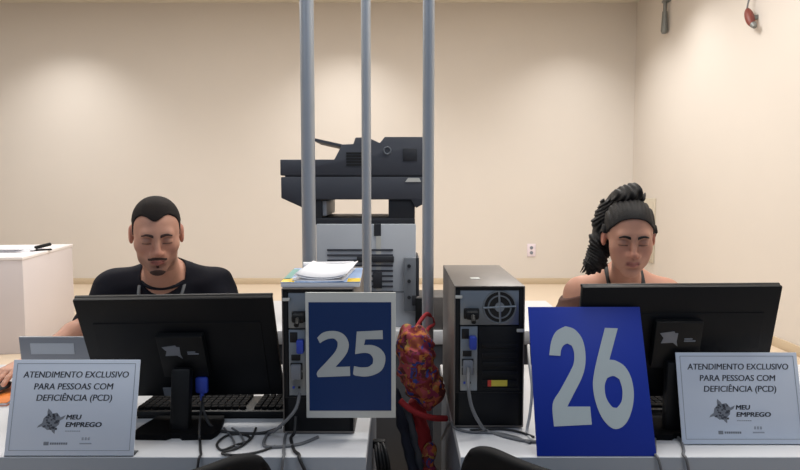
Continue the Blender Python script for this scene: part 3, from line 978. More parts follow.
f = Field(axis((-.09, .12, .005)), axis((-.08, .06, .006)), axis((-.25, .22, .006)))
f.cone((.026, -.025, .185), (.034, -.025, -.2), .018, .03, .02)
soft_cloth(f, .004, 90, 4)
f.obj('printed_end', M['floral'], t)
t = thing('navy_jacket', 'dark navy jacket with grey lining hanging by the left desk end beside the bag', 'jacket', (-.0, 1.86, .36))
f = Field(axis((-.08, .12, .005)), axis((-.07, .07, .006)), axis((-.36, .46, .006)))
f.cone((-.012, 0, .42), (.006, 0, .32), .012, .014, .02)
f.cone((.006, 0, .32), (.044, 0, .16), .014, .017, .02)
f.cone((.044, 0, .16), (.05, 0, -.3), .017, .03, .02)
soft_cloth(f, .003, 80, 3)
f.obj('jacket_front', M['navy_cloth'], t)
f = Field(axis((-.05, .14, .005)), axis((-.05, .1, .006)), axis((-.36, .44, .006)))
f.cone((.022, .03, .36), (.064, .03, .16), .012, .016, .02)
f.cone((.064, .03, .16), (.07, .03, -.3), .016, .024, .02)
soft_cloth(f, .003, 80, 5)
f.obj('lining', M['grey_cloth'], t)
b = B(); b.tube([(-.012, 0, .42), (-.03, 0, .425), (-.06, 0, .40), (-.083, 0, .392), (-.12, 0, .3935)], .003); b.obj('hanger_hook', M['chair_steel'], t)
t = thing('cable_coil', 'black coil of cable hanging on the end panel of the left desk', 'cable', (-.079, 1.93, .55))
b = B()
for k in range(4):
    b.ring((.012 + .006 * k, 0, 0), (1, .1 * k, .15), .045 + .004 * (k % 2), .006, seg=24, rs=6)
b.obj('loops', M['cable_black'], t, True)
b = B(); b.lohi((-.004, -.012, .03), (.034, .012, .055), .004); b.obj('tie', M['black'], t)

# ------------------------------------------------------------------ laptop, mouse, notebook
t = thing('laptop', 'open grey laptop with pale label on its lid, left of the left monitor', 'laptop', (-.955, 1.86, .75))
b = B(); b.lohi((-.137, .0, 0), (.137, .20, .018), .004); b.obj('laptop_base', M['lid_grey'], t)
b = B(); b.lohi((-.125, .02, .0178), (.125, .12, .0195), .001); b.obj('keys', M['black'], t)
m = Matrix.Translation((0, .004, .012)) @ Matrix.Rotation(R(7), 4, 'X')
b = B(); b.lohi((-.138, -.009, 0), (.138, 0, .187), .004, mtx=m); ld = b.obj('lid', M['lid_grey'], t)
b = B(); b.lohi((-.105, -.0105, .135), (.02, -.0088, .168), mtx=m); b.obj('lid_label', M['lid_label'], ld)
b = B(); b.lohi((-.128, -.0004, .012), (.128, .0012, .178), mtx=m); b.obj('screen', M['port_dark'], ld)

t = thing('notebook', 'small orange covered notebook under the mouse by the man’s hand', 'notebook', (-1.205, 1.90, .75), R(6))
b = B(); b.lohi((-.07, -.09, .001), (.07, .09, .009)); b.obj('pages', M['paper'], t)
b = B(); b.lohi((-.073, -.093, 0), (.073, .093, .0012)); b.lohi((-.073, -.093, .009), (.073, .093, .0105)); b.lohi((-.074, -.093, 0), (-.0715, .093, .0105)); b.obj('cover', M['orange'], t)
t = thing('computer_mouse', 'black mouse under the man’s hand at the left edge', 'mouse', (-1.2, 1.915, .7605))
f = Field(axis((-.05, .05, .003)), axis((-.08, .08, .003)), axis((-.02, .05, .003)))
f.ell((0, 0, .0), (.031, .056, .028), .01)
f.op(lambda X, Y, Z: 0 * X + 0 * Y - (Z - .0), (-.05, -.08, -.05), (.05, .08, .0), .001, 'cut', .01)
f.F = np.maximum(f.F, -(f.ax[2][None, None, :] - .0005) + 0 * f.F)
f.obj('shell', M['black'], t)
b = B(); b.cyl((-.004, -.03, .024), (.004, -.03, .024), .006); b.obj('wheel', M['cable_grey'], t)

# ------------------------------------------------------------------ cables
ZT = .7535
def cable(label, pts, r=.0032, m_='cable_grey', group=None, name='cable', radii=None):
    b = B(); b.tube(pts, r, seg=8, sub=7)
    o = b.obj(name, M[m_])
    tag(o, label, 'cable', group)
    return o
def dk(x, y, dz=0.):
    p = on(x, y, ZT + dz)
    return (p.x, p.y, p.z)
EDGE = 1.4595
def over(x, sl=0., low=.55):
    """the last stretch of a cable: along the desk, round its front edge and down, leaning by sl"""
    a = on(x - 9 * sl, 450, .7537)
    p = on(x, 457, .7537)
    out = [tuple(a), (p.x - .004 * sl, 1.470, .7540), (p.x, 1.4585, .7515), (p.x + .012 * sl, 1.4545, .738)]
    for dz in (.05, .10, .15, .20):
        out.append((p.x + sl * dz * .9, 1.4535, .75 - dz))
    return out

cable('grey cable looping on the desk in front of tower 25, from tower to desk', [(-.250, 1.585, .862), (-.257, 1.55, .83), (-.300, 1.55, .785), dk(268, 434), dk(264, 445), dk(276, 447), dk(300, 444), dk(318, 437)], .0042, 'cable_grey')
cable('dark grey cable coiled in loops in the middle of the left desk', [dk(256, 428), dk(250, 440), dk(236, 445), dk(222, 450), dk(217, 444), dk(226, 436), dk(240, 434), dk(250, 438), dk(240, 447), dk(222, 453, .002), dk(236, 455), dk(258, 452), dk(275, 446)], .003, 'cable_black')
cable('thin grey cable curled beside the left monitor stand', [dk(224, 428), dk(232, 438), dk(236, 446), dk(244, 444), dk(240, 434), dk(232, 428)], .0026, 'cable_grey')
cable('dark cable running off the desk front left of the black visitor chair', [(-.508, 1.64, .835), (-.498, 1.58, .80), (-.488, 1.54, .765), dk(200, 440)] + over(199, -.15), .003, 'cable_black')
cable('dark grey cable hanging off the desk front behind the visitor chair', [dk(288, 428), dk(285, 438)] + over(283, -.1), .0036, 'cable_grey')
cable('black cable hanging off the desk front below sign 25', [(-.262, 1.595, .80), (-.263, 1.578, .765), dk(291, 438)] + over(299, .55), .004, 'cable_black')
# blue plugs at the monitors
def video_plug(label, x, y, z, path):
    t = thing('video_cable', label, 'cable', (x, y, z))
    b = B(); b.lohi((-.016, -.006, -.012), (.016, .008, .03), .005); b.cyl((0, 0, -.012), (0, -.004, -.03), .006, .004); b.obj('connector', M['vga_blue'], t)
    b = B(); b.tube([(0, -.004, -.03)] + path, .0038); b.obj('cord', M['cable_black'], t)
video_plug('video cable with blue connector under the left monitor by its stand', -.515, 1.655, .852, [(.012, -.02, -.06), (.03, -.03, -.088), (.07, -.045, -.098), (.16, -.055, -.098), (.215, -.045, -.085)])

# right desk
cable('grey cable curving down from the right tower ports onto the desk', [(.175, 1.624, .915), (.170, 1.585, .88), (.178, 1.575, .83), (.20, 1.58, .785), dk(487, 431), dk(503, 436), dk(520, 440), dk(536, 442)], .0045, 'cable_grey')
cable('grey cable looping over the left edge of the right desk', [(.128, 1.95, .60), (.133, 1.80, .69), (.1365, 1.70, .745), dk(455, 428), dk(470, 432), dk(496, 433), dk(515, 437), dk(530, 443)], .0035, 'cable_grey')
cable('thin dark cable crossing the desk before the right tower', [dk(470, 430, .004), dk(500, 429), dk(520, 432), dk(534, 437)], .003, 'cable_black')
cable('white cable standing up between the right tower and sign 26', [(.345, 1.72, .95), (.336, 1.66, .92), (.338, 1.63, .86), (.332, 1.62, .80), dk(527, 432), dk(532, 440)], .0038, 'cable_white')
cable('dark cable hanging off the right desk front beside sign 26', [dk(655, 432), dk(655, 440)] + over(658, .3), .0032, 'cable_grey')
cable('grey cable hanging off the right desk front under the notice', [dk(676, 435), dk(681, 441)] + over(686, .25), .0034, 'cable_grey')

# ------------------------------------------------------------------ visitor chairs in front
def visitor_chair(label, loc, rz):
    t = thing('visitor_chair', label, 'chair', loc, rz, 'black visitor chairs')
    bm = bmesh.new()
    nx, nz = 24, 16
    grid = []
    for j in range(nz + 1):
        row = []
        for i in range(nx + 1):
            u = 2 * i / nx - 1
            v = j / nz
            hw = .215 * (1 - .10 * v)
            z = .50 + .381 * v
            # round the corners
            if v > .6:
                q = (v - .6) / .4
                hw *= (1 - .18 * q ** 3)
            if abs(u) > .35 and v > .5:
                z -= .028 * ((abs(u) - .35) / .65) ** 2.4 * ((v - .5) / .5)
            y = -.02 - .055 * (v - .3) + .035 * u * u
            row.append(bm.verts.new((u * hw, y, z)))
        grid.append(row)
    for j in range(nz):
        for i in range(nx):
            bm.faces.new((grid[j][i], grid[j][i + 1], grid[j + 1][i + 1], grid[j + 1][i]))
    bmesh.ops.recalc_face_normals(bm, faces=bm.faces)
    ex = bmesh.ops.extrude_face_region(bm, geom=list(bm.faces))
    for v in ex['geom']:
        if isinstance(v, bmesh.types.BMVert):
            v.co.y += .028
    bmesh.ops.recalc_face_normals(bm, faces=bm.faces)
    bmesh.ops.bevel(bm, geom=[e for e in bm.edges if e.calc_face_angle(0) > .9], offset=.010, segments=3, profile=.5, affect='EDGES')
    b = B(); b._take(bm); b.obj('backrest', M['chair_black'], t, True)
    b = B(); b.box((0, .24, .445), (.44, .42, .045), .02, 3); b.obj('seat', M['chair_black'], t)
    for sx in (-1, 1):
        b = B(); b.tube([(sx * .19, .0, .72), (sx * .2, -.005, .52), (sx * .2, .02, .43), (sx * .21, -.03, .2), (sx * .225, -.07, .012)], .011); b.obj('leg', M['chair_steel'], t)
        b = B(); b.tube([(sx * .2, .03, .42), (sx * .2, .38, .42), (sx * .205, .41, .38), (sx * .22, .43, .012)], .011); b.obj('leg', M['chair_steel'], t)
    b = B(); b.cyl((-.205, .40, .41), (.205, .40, .41), .01); b.cyl((-.205, .05, .415), (.205, .05, .415), .01); b.obj('seat_frame', M['chair_steel'], t)
    return t
visitor_chair('black visitor chair in front of the left desk, only its back top showing', (-.395, 1.13, 0), R(42))
visitor_chair('black visitor chair in front of the right desk, only its back top showing', (.262, 1.16, 0), R(-46))

# ------------------------------------------------------------------ office chairs of the two clerks
def office_chair(label, loc):
    t = thing('office_chair', label, 'chair', loc, 0, 'office chairs of the clerks')
    b = B(); b.box((0, -.02, .425), (.46, .44, .06), .025, 3); b.obj('seat', M['chair_black'], t)
    b = B(); b.box((0, .235, .66), (.40, .04, .30), .018, 3, rot=(R(-6), 0, 0)); b.obj('backrest', M['chair_black'], t)
    b = B(); b.tube([(0, .1, .385), (0, .24, .40), (0, .275, .5), (0, .265, .62)], .018); b.obj('back_bar', M['chair_steel'], t)
    b = B(); b.cyl((0, 0, .09), (0, 0, .40), .026); b.obj('column', M['chair_steel'], t)
    for k in range(5):
        a = 2 * PI * k / 5 + .3
        b = B(); b.tube([(0, 0, .10), (.14 * math.cos(a), .14 * math.sin(a), .09), (.27 * math.cos(a), .27 * math.sin(a), .062)], .018); lg = b.obj('base_arm', M['black'], t)
        b = B(); b.ball((.27 * math.cos(a), .27 * math.sin(a), .027), .027, 14); b.obj('caster', M['black_soft'], lg)
    return t
office_chair('black office chair the man sits on', (-.885, 2.48, 0))
office_chair('black office chair the woman sits on', (.835, 2.48, 0))

# ------------------------------------------------------------------ people
SK = lambda c: np.array(lin(c)[:3])

def head_frame(c, pitch, yaw, roll=0.):
    m = Matrix.Rotation(yaw, 3, 'Z') @ Matrix.Rotation(pitch, 3, 'X') @ Matrix.Rotation(roll, 3, 'Y')
    ex, ef, eu = m @ Vector((1, 0, 0)), m @ Vector((0, -1, 0)), m @ Vector((0, 0, 1))
    return np.array(c, float), np.array([ex, ef, eu], float)

def hand(f, wrist, fwd, side, curl=.5, thumb=1):
    """palm down hand: fwd = pointing direction, thumb = +1 when the thumb is on +side"""
    w = Vector(wrist)
    d = Vector(fwd).normalized()
    up = Vector((0, 0, 1))
    s = d.cross(up).normalized()
    up = s.cross(d).normalized()
    kn = []
    for i, (o, l) in enumerate(((-.032, .088), (-.011, .094), (.011, .091), (.031, .082))):
        k = w + d * l + s * o * 1.0 + up * (.006 - .003 * abs(i - 1.3))
        kn.append(k)
        f.cone(w + s * o * .6, k, .016, .0115, .012)
    order = range(4)
    L = [.064, .078, .083, .074] if thumb * 1 > 0 else [.074, .083, .078, .064]
    for i in order:
        p = kn[i]
        a = .12
        seg = [L[i] * .44, L[i] * .31, L[i] * .27]
        rr = [.0095, .0088, .008, .0068]
        dirs = d + s * (i - 1.5) * .07
        for q in range(3):
            a += curl * (.45, .55, .4)[q]
            nx = p + (dirs.normalized() * math.cos(a) - up * math.sin(a)) * seg[q]
            f.cone(p, nx, rr[q], rr[q + 1], .004)
            p = nx
    b0 = w + d * .028 + s * .024 * thumb
    b1 = w + d * .058 + s * .052 * thumb - up * .008
    b2 = w + d * .088 + s * .058 * thumb - up * .016
    b3 = w + d * .110 + s * .052 * thumb - up * .022
    f.cone(b0, b1, .017, .012, .012)
    f.cone(b1, b2, .0115, .010, .006)
    f.cone(b2, b3, .010, .008, .006)

def head(f, fr, s, female):
    S = lambda v: tuple(np.array(v) * s)
    def E(c, r, k, mode='add'):
        f.ell(S(c), S(r), k * s, mode, fr)
    def Cn(a, b_, ra, rb, k, mode='add'):
        o, Q = fr
        f.cone(o + np.array(S(a)) @ Q, o + np.array(S(b_)) @ Q, ra * s, rb * s, k * s, mode)
    jw = .047 if female else .046
    E((0, -.012, .045 if female else .041), (.079, .098, .088 if female else .083), .02)
    E((0, .030, -.010), (.064 if female else .065, .062, .090), .03)
    E((0, .038, -.070), (jw, .050, .040), .03)
    E((0, .076, -.098), (.026, .021, .021), .03)
    for q in (-1, 1):
        E((q * (.046 if female else .050), .052, -.018), (.021, .026, .022), .025)
        if female:
            E((q * .034, .050, -.050), (.023, .032, .030), .03)
        if not female:
            E((q * .048, .012, -.068), (.012, .03, .028), .03)
    Cn((-.036, .078, .032), (.036, .078, .032), .012, .012, .022)
    for q in (-1, 1):
        E((q * .0325, .102, .012), (.020, .019, .0145), .014, 'cut')
    for q in (-1, 1):
        E((q * .0325, .0795, .008), (.0165, .0135, .0125), .006)
    nr = .0095 if not female else .0082
    Cn((0, .092, .022), (0, .112, -.022), nr * .8, nr * 1.25, .014)
    E((0, .113, -.026), (nr * 1.35, nr * 1.2, nr * 1.05), .008)
    for q in (-1, 1):
        E((q * .0145, .100, -.029), (.0085, .011, .0085), .008)
        E((q * .007, .108, -.036), (.004, .006, .004), .004, 'cut')
    E((0, .088, -.052), (.030, .016, .026), .02)
    for q in (-1, 1):
        Cn((0, .1045, -.054), (q * .021, .094, -.0585), .0062, .0036, .006)
        Cn((0, .1035, -.0655), (q * .020, .0935, -.0605), .0072, .0038, .006)
    Cn((-.022, .1015, -.0598), (.022, .1015, -.0598), .0022, .0022, .003, 'cut')
    E((0, .100, -.080), (.02, .008, .006), .012, 'cut')
    for q in (-1, 1):
        E((q * .083, -.012, -.002), (.010, .021, .033), .012)
        E((q * .093, -.006, .002), (.006, .011, .018), .006, 'cut')

def head_coords(fr, s, V):
    d = V - fr[0]
    return (d @ fr[1].T) / s

def region(f, fr, s, lo, hi, fn):
    """field made from f inside a head-space box only: fn(F, x, fwd, z) -> new values"""
    o, Q = fr
    cs = np.array([[a, b_, c] for a in (lo[0], hi[0]) for b_ in (lo[1], hi[1]) for c in (lo[2], hi[2])]) * s
    W_ = o + cs @ Q
    sl, X, Y, Z = f.sub(W_.min(0), W_.max(0), .004)
    px, py, pz_ = X - o[0], Y - o[1], Z - o[2]
    q = [(px * Q[i, 0] + py * Q[i, 1] + pz_ * Q[i, 2]) / s for i in range(3)]
    g = Field(*(a[i] for a, i in zip(f.ax, sl)))
    box = np.maximum.reduce([lo[0] - q[0], q[0] - hi[0], lo[1] - q[1], q[1] - hi[1], lo[2] - q[2], q[2] - hi[2]]) * s
    g.F = np.maximum(fn(f.F[sl], *q), box).astype(np.float32)
    for a in range(3):
        for e in (0, -1):
            ix = [slice(None)] * 3
            ix[a] = e
            g.F[tuple(ix)] = .05
    return g

def brow_fn(F, x, fw, z):
    ax = np.abs(x)
    line = .0295 + .005 * np.sin(np.clip((ax - .012) / .036, 0, 1) * PI * .8) - .004 * np.clip((ax - .035) / .015, 0, 1)
    d = np.maximum(np.abs(z - line) - .0052 * (1 - .5 * np.clip((ax - .02) / .03, 0, 1)), np.maximum(.011 - ax, ax - .050))
    return np.maximum(F - .0022, np.maximum(d, .02 - fw))

def person(kind, label, loc, rot, head_c, pitch, yaw, scale, P):
    t = thing('person', label, 'person', loc, rot)
    rt = Matrix.Rotation(-rot, 3, 'Z')
    hc = np.array(rt @ (Vector(head_c) - Vector(loc)))
    yaw -= rot
    for key in ('elbow', 'wrist', 'hand'):          # given along the room's axes
        P[key] = {q: tuple(rt @ Vector(v)) for q, v in P[key].items()}
    fr = head_frame(hc, pitch, yaw)
    female = kind == 'f'
    hx, hy, hz = hc
    f = Field(axis((-.46, hx - .115, .006), (hx - .115, hx + .115, .0024), (hx + .115, .46, .006)),
              axis((-.66, hy - .14, .005), (hy - .14, hy + .13, .0024), (hy + .13, .26, .007)),
              axis((-.01, .50, .011), (.50, hz - .15, .0055), (hz - .15, hz + .16, .0024)))
    sh, nb = P['shoulder'], P['neck_base']
    w = P['w']
    def torso(g, e):
        g.ell((0, .0, .565), (.165 * w + e, .125 + e, .10 + e), .04)
        g.ell((0, -.01, .70), (.145 * w + e, .105 + e, .14 + e), .06)
        g.ell((0, P['chest_y'], .885), (.168 * w + e, .108 + e, .15 + e), .06)
        for q in (-1, 1):
            g.cone((0, nb[1] + .03, nb[2] - .055), (q * sh[0] * .92, sh[1], sh[2] + .0), .062 + e, .05 + e, .05)
            g.cone((0, nb[1] + .035, nb[2] + .015), (q * sh[0] * .62, sh[1] + .01, sh[2] + .022), .038 + e * .6, .034 + e, .04)
            g.ell((q * .08, P['chest_y'] - .06, .90), ((.075, .06, .062) if female else (.085, .055, .06)), .05)
    def arm(g, e, q, part):
        el, wr = P['elbow'][q], P['wrist'][q]
        s_ = (q * sh[0], sh[1], sh[2] - .012)
        ar = P['arm']
        if part != 'lower':
            g.cone(s_, s_, ar * 1.22 + e, ar * 1.22 + e, .05)
            if part == 'full':
                g.cone(s_, el, ar * 1.08 + e, ar * .86 + e, .03)
            else:
                mid = tuple(np.array(s_) + (np.array(el) - np.array(s_)) * part)
                g.cone(s_, mid, ar * 1.1 + e, ar * 1.06 + e, .03)
        if part in ('full', 'lower'):
            m1 = tuple(np.array(el) + (np.array(wr) - np.array(el)) * .3)
            g.cone(el, m1, ar * .86 + e, ar * .86 + e, .02)
            g.cone(m1, wr, ar * .86 + e, ar * .56 + e, .02)
    torso(f, 0)
    for q in (-1, 1):
        arm(f, 0, q, 'full')
        hand(f, P['wrist'][q], P['hand'][q], None, P['curl'][q], -q)
        f.cone((q * .09, -.02, .53), (q * .11, -.40, .54), .085, .062, .04)
        f.cone((q * .11, -.40, .54), (q * .11, -.36, .10), .058, .042, .03)
        f.cone((q * .11, -.34, .055), (q * .115, -.52, .035), .04, .032, .03)
    f.cone((0, nb[1], nb[2] - .04), tuple(hc + np.array((0, .012, -.045)) @ np.eye(3)), P['neck'] * 1.08, P['neck'], .03)
    # clothes start from the body without the head
    f_head = Field(*f.ax)
    head(f_head, fr, scale, female)
    f.F = smin(f.F, f_head.F, .018)
    base, lip, dark, red = P['skin'], P['lip'], P['brow'], P['flush']
    def color(V):
        q = head_coords(fr, scale, V)
        x, fw, z = q[:, 0], q[:, 1], q[:, 2]
        c = np.tile(base, (len(V), 1))
        def mix(col, wgt):
            nonlocal c
            wgt = np.clip(wgt, 0, 1)[:, None]
            c = c * (1 - wgt) + col * wgt
        front = fw > .04
        mix(red, .2 * np.exp(-((np.abs(x) - .042) ** 2 + (z + .025) ** 2) / .0006) * front)
        mix(red, .35 * np.exp(-(x ** 2 + (z + .026) ** 2) / .0004) * (fw > .09))
        mix(red, .5 * (np.abs(x) > .08) * (np.abs(z) < .05) * (np.abs(fw) < .05))
        mix(dark, P['stubble'] * np.clip((-.050 - z) / .02, 0, 1) * (z > -.135) * np.clip((fw + .02) / .04, 0, 1))
        mix(lip, .85 * np.exp(-(np.clip(np.abs(z + .0602) - .0065, 0, 1) / .0025) ** 2) * np.exp(-(np.clip(np.abs(x) - .018, 0, 1) / .004) ** 2) * (fw > .07))
        mix(dark, .4 * np.exp(-((z + .0600) / .0016) ** 2) * (np.abs(x) < .022) * (fw > .07))
        lid = np.exp(-((np.abs(x) - .0325) ** 2) / .00022)
        mix(dark, .30 * lid * np.exp(-((z - .016) / .010) ** 2) * front)
        mix(dark, .95 * (lid > .35) * np.exp(-((z - .0025 + .10 * (np.abs(x) - .0325) ** 2 / .001 * .03) / .0022) ** 2) * front)
        return c
    body = f.obj('body', M['skin'], t, color)
    # eyebrows
    fb = region(f_head, fr, scale, (-.055, .04, .02), (.055, .12, .05), lambda F, x, fw, z: brow_fn(F, x, fw, z))
    fb.obj('eyebrows', M['hair_face'] if not female else M['hair'], t)
    return t, f, f_head, fr, torso, arm

HAIR_F = ([-.12, -.075, -.045, -.026, -.004, .014, .024, .036, .052, .066, .09], [-.06, -.055, -.03, .030, .040, .005, .020, .052, .070, .078, .078])
# ---- the man
mp = dict(shoulder=(.178, -.075, 1.005), neck_base=(0, -.095, 1.065), chest_y=-.055, w=1.05, arm=.047, neck=.058,
          elbow={-1: (-.250, -.11, .875), 1: (.29, -.11, .865)}, wrist={-1: (-.307, -.405, .808), 1: (.22, -.42, .80)},
          hand={-1: (-.05, -1, -.05), 1: (-.15, -1, -.1)}, curl={-1: .35, 1: .45},
          skin=SK((196, 146, 124)), lip=SK((160, 92, 86)), brow=SK((62, 44, 40)), flush=SK((196, 118, 98)), stubble=.38)
t, f, fh, fr, torso, arm = person('m', 'man with cropped dark hair and black t-shirt looking down at his screen', (-.885, 2.46, 0), R(12), (-.826, 2.20, 1.212), R(17), R(21), .975, mp)
def man_hair(F, x, fw, z):
    Lz = np.interp(fw, *HAIR_F) + np.where(fw > .03, .024 * np.clip((np.abs(x + .006) - .004) / .04, 0, 1) ** 1.2, 0)
    th = .0022 + .006 * np.clip((z - .06) / .06, 0, 1)
    Lz = np.maximum(Lz, np.where(np.abs(x) > .0785, .05, -1))
    return np.maximum(F - th, (Lz - z) * .6)
region(fh, fr, .975, (-.10, -.13, -.07), (.10, .115, .16), man_hair).obj('short_hair', M['hair_short'], t)
def man_beard(F, x, fw, z):
    ax = np.abs(x)
    mous = np.maximum(np.abs(z + .0455 + .30 * np.clip(ax - .006, 0, 1)) - (.0056 - .09 * np.clip(ax - .014, 0, 1)), ax - .031)
    goat = (np.sqrt((x / .026) ** 2 + ((z + .104) / .013) ** 2) - 1) * .013
    soul = np.maximum(np.abs(z + .080) - .006, ax - .005)
    d = np.minimum.reduce([mous, goat, soul])
    return np.maximum(F - .0012, np.maximum(d, .05 - fw))
region(fh, fr, .975, (-.045, .045, -.13), (.045, .13, -.03), man_beard).obj('moustache_and_goatee', M['hair_face'], t)
g = Field(*f.ax)
torso(g, .010)
for q in (-1, 1):
    arm(g, .012, q, .97)
X, Y, Z = g.ax[0][:, None, None], g.ax[1][None, :, None], g.ax[2][None, None, :]
g.F = g.F + (.0028 * np.sin(X * 38 + 3 * np.sin(Z * 21)) * np.sin(Z * 33 + 9 * X + 4 * Y)).astype(np.float32)
nbz = 1.052
neckcut = .078 - np.sqrt(X ** 2 + ((Y + .115) * .9) ** 2 + np.maximum(0, (1.05 - Z)) ** 2 * 1.6)
g.F = np.maximum(g.F, neckcut.astype(np.float32))
g.F = np.maximum(g.F, (.52 - Z) + 0 * g.F)
g.obj('t_shirt', M['shirt'], t)
b = B(); b.ring((0, -.105, 1.042), (0, -.42, 1), .074, .0065, seg=40, rs=8); b.obj('collar', M['shirt'], t, True)
def trousers(f, t, m_):
    g = Field(*f.ax)
    g.ell((0, .0, .565), (.178, .135, .105), .04)
    for q in (-1, 1):
        g.cone((q * .09, -.02, .53), (q * .11, -.40, .54), .094, .072, .04)
        g.cone((q * .11, -.40, .54), (q * .11, -.36, .12), .068, .058, .03)
    g.F = np.maximum(g.F, (.09 - g.ax[2][None, None, :]) + 0 * g.F)
    g.obj('trousers', m_, t)
    for q in (-1, 1):
        g = Field(axis((q * .11 - .08, q * .11 + .08, .006)), axis((-.64, -.26, .006)), axis((-.02, .16, .006)))
        g.cone((q * .11, -.345, .06), (q * .115, -.535, .045), .05, .042, .03)
        g.F = np.maximum(g.F, (.002 - g.ax[2][None, None, :]) + 0 * g.F)
        g.obj('shoe', M['shoe'], t)
trousers(f, t, M['jeans'])
b = B()
b.tube([(-.072, -.06, 1.065), (-.078, -.13, 1.03), (-.074, -.178, .985), (-.05, -.19, .93), (-.01, -.19, .84)], .006, flat=.3)
b.tube([(.072, -.06, 1.065), (.076, -.13, 1.03), (.066, -.178, .985), (.04, -.19, .93), (.01, -.19, .84)], .006, flat=.3)
b.lohi((-.03, -.195, .75), (.03, -.188, .84), .002)
b.obj('lanyard', M['strap_grey'], t)

# ---- the woman
wp = dict(shoulder=(.155, -.075, .985), neck_base=(0, -.105, 1.055), chest_y=-.06, w=.92, arm=.041, neck=.047,
          elbow={-1: (-.255, -.13, .835), 1: (.25, -.15, .835)}, wrist={-1: (-.14, -.36, .80), 1: (.16, -.37, .80)},
          hand={-1: (.2, -1, -.1), 1: (-.15, -1, -.1)}, curl={-1: .45, 1: .45},
          skin=SK((190, 140, 118)), lip=SK((156, 92, 86)), brow=SK((54, 40, 38)), flush=SK((202, 124, 106)), stubble=0.)
WS = .968
t, f, fh, fr, torso, arm = person('f', 'woman with black ponytail and brown off-shoulder top looking down at her screen', (.835, 2.46, 0), R(-8), (.777, 2.20, 1.203), R(15), R(-9), WS, wp)
HAIR_W = ([-.12, -.075, -.045, -.022, -.004, .014, .026, .040, .055, .066, .09], [-.06, -.055, -.035, .004, .020, .018, .035, .058, .074, .082, .082])
def woman_hair(F, x, fw, z):
    Lz = np.interp(fw, *HAIR_W) + np.where(fw > .03, .010 - 6.5 * np.clip(np.abs(x), 0, .06) ** 2, 0)
    th = .0055 + .002 * np.sin(x * 420 + 30 * z) * np.clip((.06 - fw) / .05, 0, 1)
    return np.maximum(F - th * WS, (Lz - z) * .6)
region(fh, fr, WS, (-.10, -.13, -.07), (.10, .115, .16), woman_hair).obj('pulled_back_hair', M['hair'], t)
o, Q = fr
def hp(x, fw, z):
    return o + (np.array((x, fw, z)) * WS) @ Q
g = Field(axis((hp(0, 0, 0)[0] - .20, hp(0, 0, 0)[0] + .12, .0035)), axis((-.32, .02, .0045)), axis((.93, 1.42, .0035)))
b0 = hp(-.004, -.05, .135)
g.ell(tuple(b0), (.054, .050, .036), .02)
g.ell(tuple(b0 + np.array((.012, .0, .012))), (.034, .036, .03), .02)
c0 = np.array(o)
path = [c0 + np.array(v) for v in ((-.022, .075, .122), (-.052, .085, .09), (-.070, .085, .04), (-.076, .078, -.01), (-.084, .072, -.055), (-.098, .07, -.092), (-.122, .066, -.125))]
rad = [.038, .037, .035, .035, .037, .034, .014]
for i in range(len(path) - 1):
    g.cone(path[i], path[i + 1], rad[i], rad[i + 1], .02)
X, Y, Z = g.ax[0][:, None, None], g.ax[1][None, :, None], g.ax[2][None, None, :]
g.F = g.F + (.005 * np.sin(Z * 95 + 60 * X) * np.sin(X * 120 + 40 * Y) + .003 * np.sin(X * 320 + 25 * np.sin(Z * 22))).astype(np.float32)
pt = g.obj('ponytail', M['hair'], t)
rnd = random.Random(11)
b = B()
for k in range(46):
    off = np.array((rnd.uniform(-1, 1), rnd.uniform(-1, 1), 0))
    pts = []
    ph = rnd.uniform(0, 6)
    for i, p in enumerate(path):
        r_ = rad[i] * 1.05 if i < len(path) - 1 else .03
        pts.append(tuple(p + off * r_ * .72 + np.array((.006 * math.sin(i * 1.7 + ph), .004 * math.cos(i * 1.4 + ph), -.012 * (i == len(path) - 1) * rnd.random()))))
    b.tube(pts, .003, seg=5, sub=4, radii=[.0035] * (len(path) - 1) + [.0012])
b.obj('loose_strands', M['hair'], t)
b = B(); b.ring(tuple(hp(-.004, -.075, .115)), tuple((np.array((0, -.5, .85)) @ Q)), .034, .007, seg=28, rs=8); b.obj('hair_tie', M['strap_black'], t, True)
# off-shoulder top
g = Field(*f.ax)
torso(g, .012)
for q in (-1, 1):
    arm(g, .013, q, .95)
X, Y, Z = g.ax[0][:, None, None], g.ax[1][None, :, None], g.ax[2][None, None, :]
g.F = g.F + (.0022 * np.sin(X * 45 + 3 * np.sin(Z * 25)) * np.sin(Z * 40 + 9 * X + 4 * Y)).astype(np.float32)
line = .982 - .30 * np.clip(np.abs(X) - .15, 0, 1) - .02 * np.cos(np.clip(X / .15, -1, 1) * PI / 2)
g.F = np.maximum(g.F, (Z - line).astype(np.float32))
g.F = np.maximum(g.F, (.52 - Z) + 0 * g.F)
g.obj('off_shoulder_top', M['brown_top'], t)
trousers(f, t, M['jeans'])
b = B()
for q in (-1, 1):
    b.tube([(q * .040 - .004, -.03, 1.085), (q * .058 - .004, -.085, 1.078), (q * .060 - .004, -.135, 1.045), (q * .058, -.168, .99), (q * .05, -.185, .94)], .008, flat=.45)
b.obj('neck_straps', M['strap_black'], t)

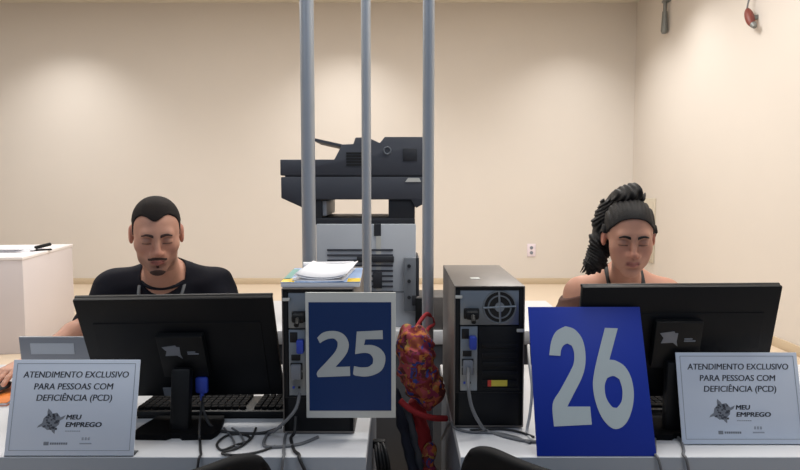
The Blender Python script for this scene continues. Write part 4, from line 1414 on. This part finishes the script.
# ------------------------------------------------------------------ light
def area(name, loc, sx, sy, power, col, rot=(0, 0, 0)):
    l = bpy.data.lights.new(name, 'AREA')
    l.shape = 'RECTANGLE'
    l.size, l.size_y = sx, sy
    l.energy = power
    l.color = col
    o = bpy.data.objects.new(name, l)
    C.objects.link(o)
    o.location = loc
    o.rotation_euler = rot
    return o
def spot(name, loc, power, col, ang=120, blend=.7, size=.08):
    l = bpy.data.lights.new(name, 'SPOT')
    l.energy = power
    l.color = col
    l.spot_size = R(ang)
    l.spot_blend = blend
    l.shadow_soft_size = size
    o = bpy.data.objects.new(name, l)
    C.objects.link(o)
    o.location = loc
    return o
WARM = (1, .985, .96)
COOL = (.86, .93, 1)
for x, e in ((-4.5, 155), (-.7, 155), (2.3, 110)):
    spot('downlight', (x, 8.15, 3.84), e, WARM, 116, .9)
spot('downlight', (2.45, 7.1, 3.84), 120, WARM, 122, .9)
for x in (-5, -1.6, 1.4):
    area('ceiling_panel', (x, 5.4, 3.85), 1.2, 1.2, 92, WARM)
for x in (-2.5, .6, 2.4):
    area('ceiling_panel', (x, 2.2, 3.85), 1.2, .6, 42, (1, .97, .92))
for x in (-2.0, 1.5):
    area('ceiling_panel', (x, -.6, 3.6), 1.2, .6, 22, COOL)
wd = bpy.data.worlds.new('room_beyond')
bpy.context.scene.world = wd
wd.use_nodes = True
bg = wd.node_tree.nodes['Background']
bg.inputs['Color'].default_value = (.70, .80, 1, 1)
bg.inputs['Strength'].default_value = .28

# ------------------------------------------------------------------ camera and view
cam = bpy.data.cameras.new('camera')
cam.sensor_fit = 'HORIZONTAL'
cam.sensor_width = 36
cam.lens = FPX / 800 * 36
cam.clip_start = .02
co = bpy.data.objects.new('camera', cam)
C.objects.link(co)
co.location = (0, 0, CAM_H)
co.rotation_euler = (PI / 2 - PITCH, 0, 0)
sc = bpy.context.scene
sc.camera = co
sc.view_settings.view_transform = 'Standard'
sc.view_settings.look = 'None'
sc.view_settings.gamma = 1
sc.view_settings.exposure = 0
sc.view_settings.use_curve_mapping = False
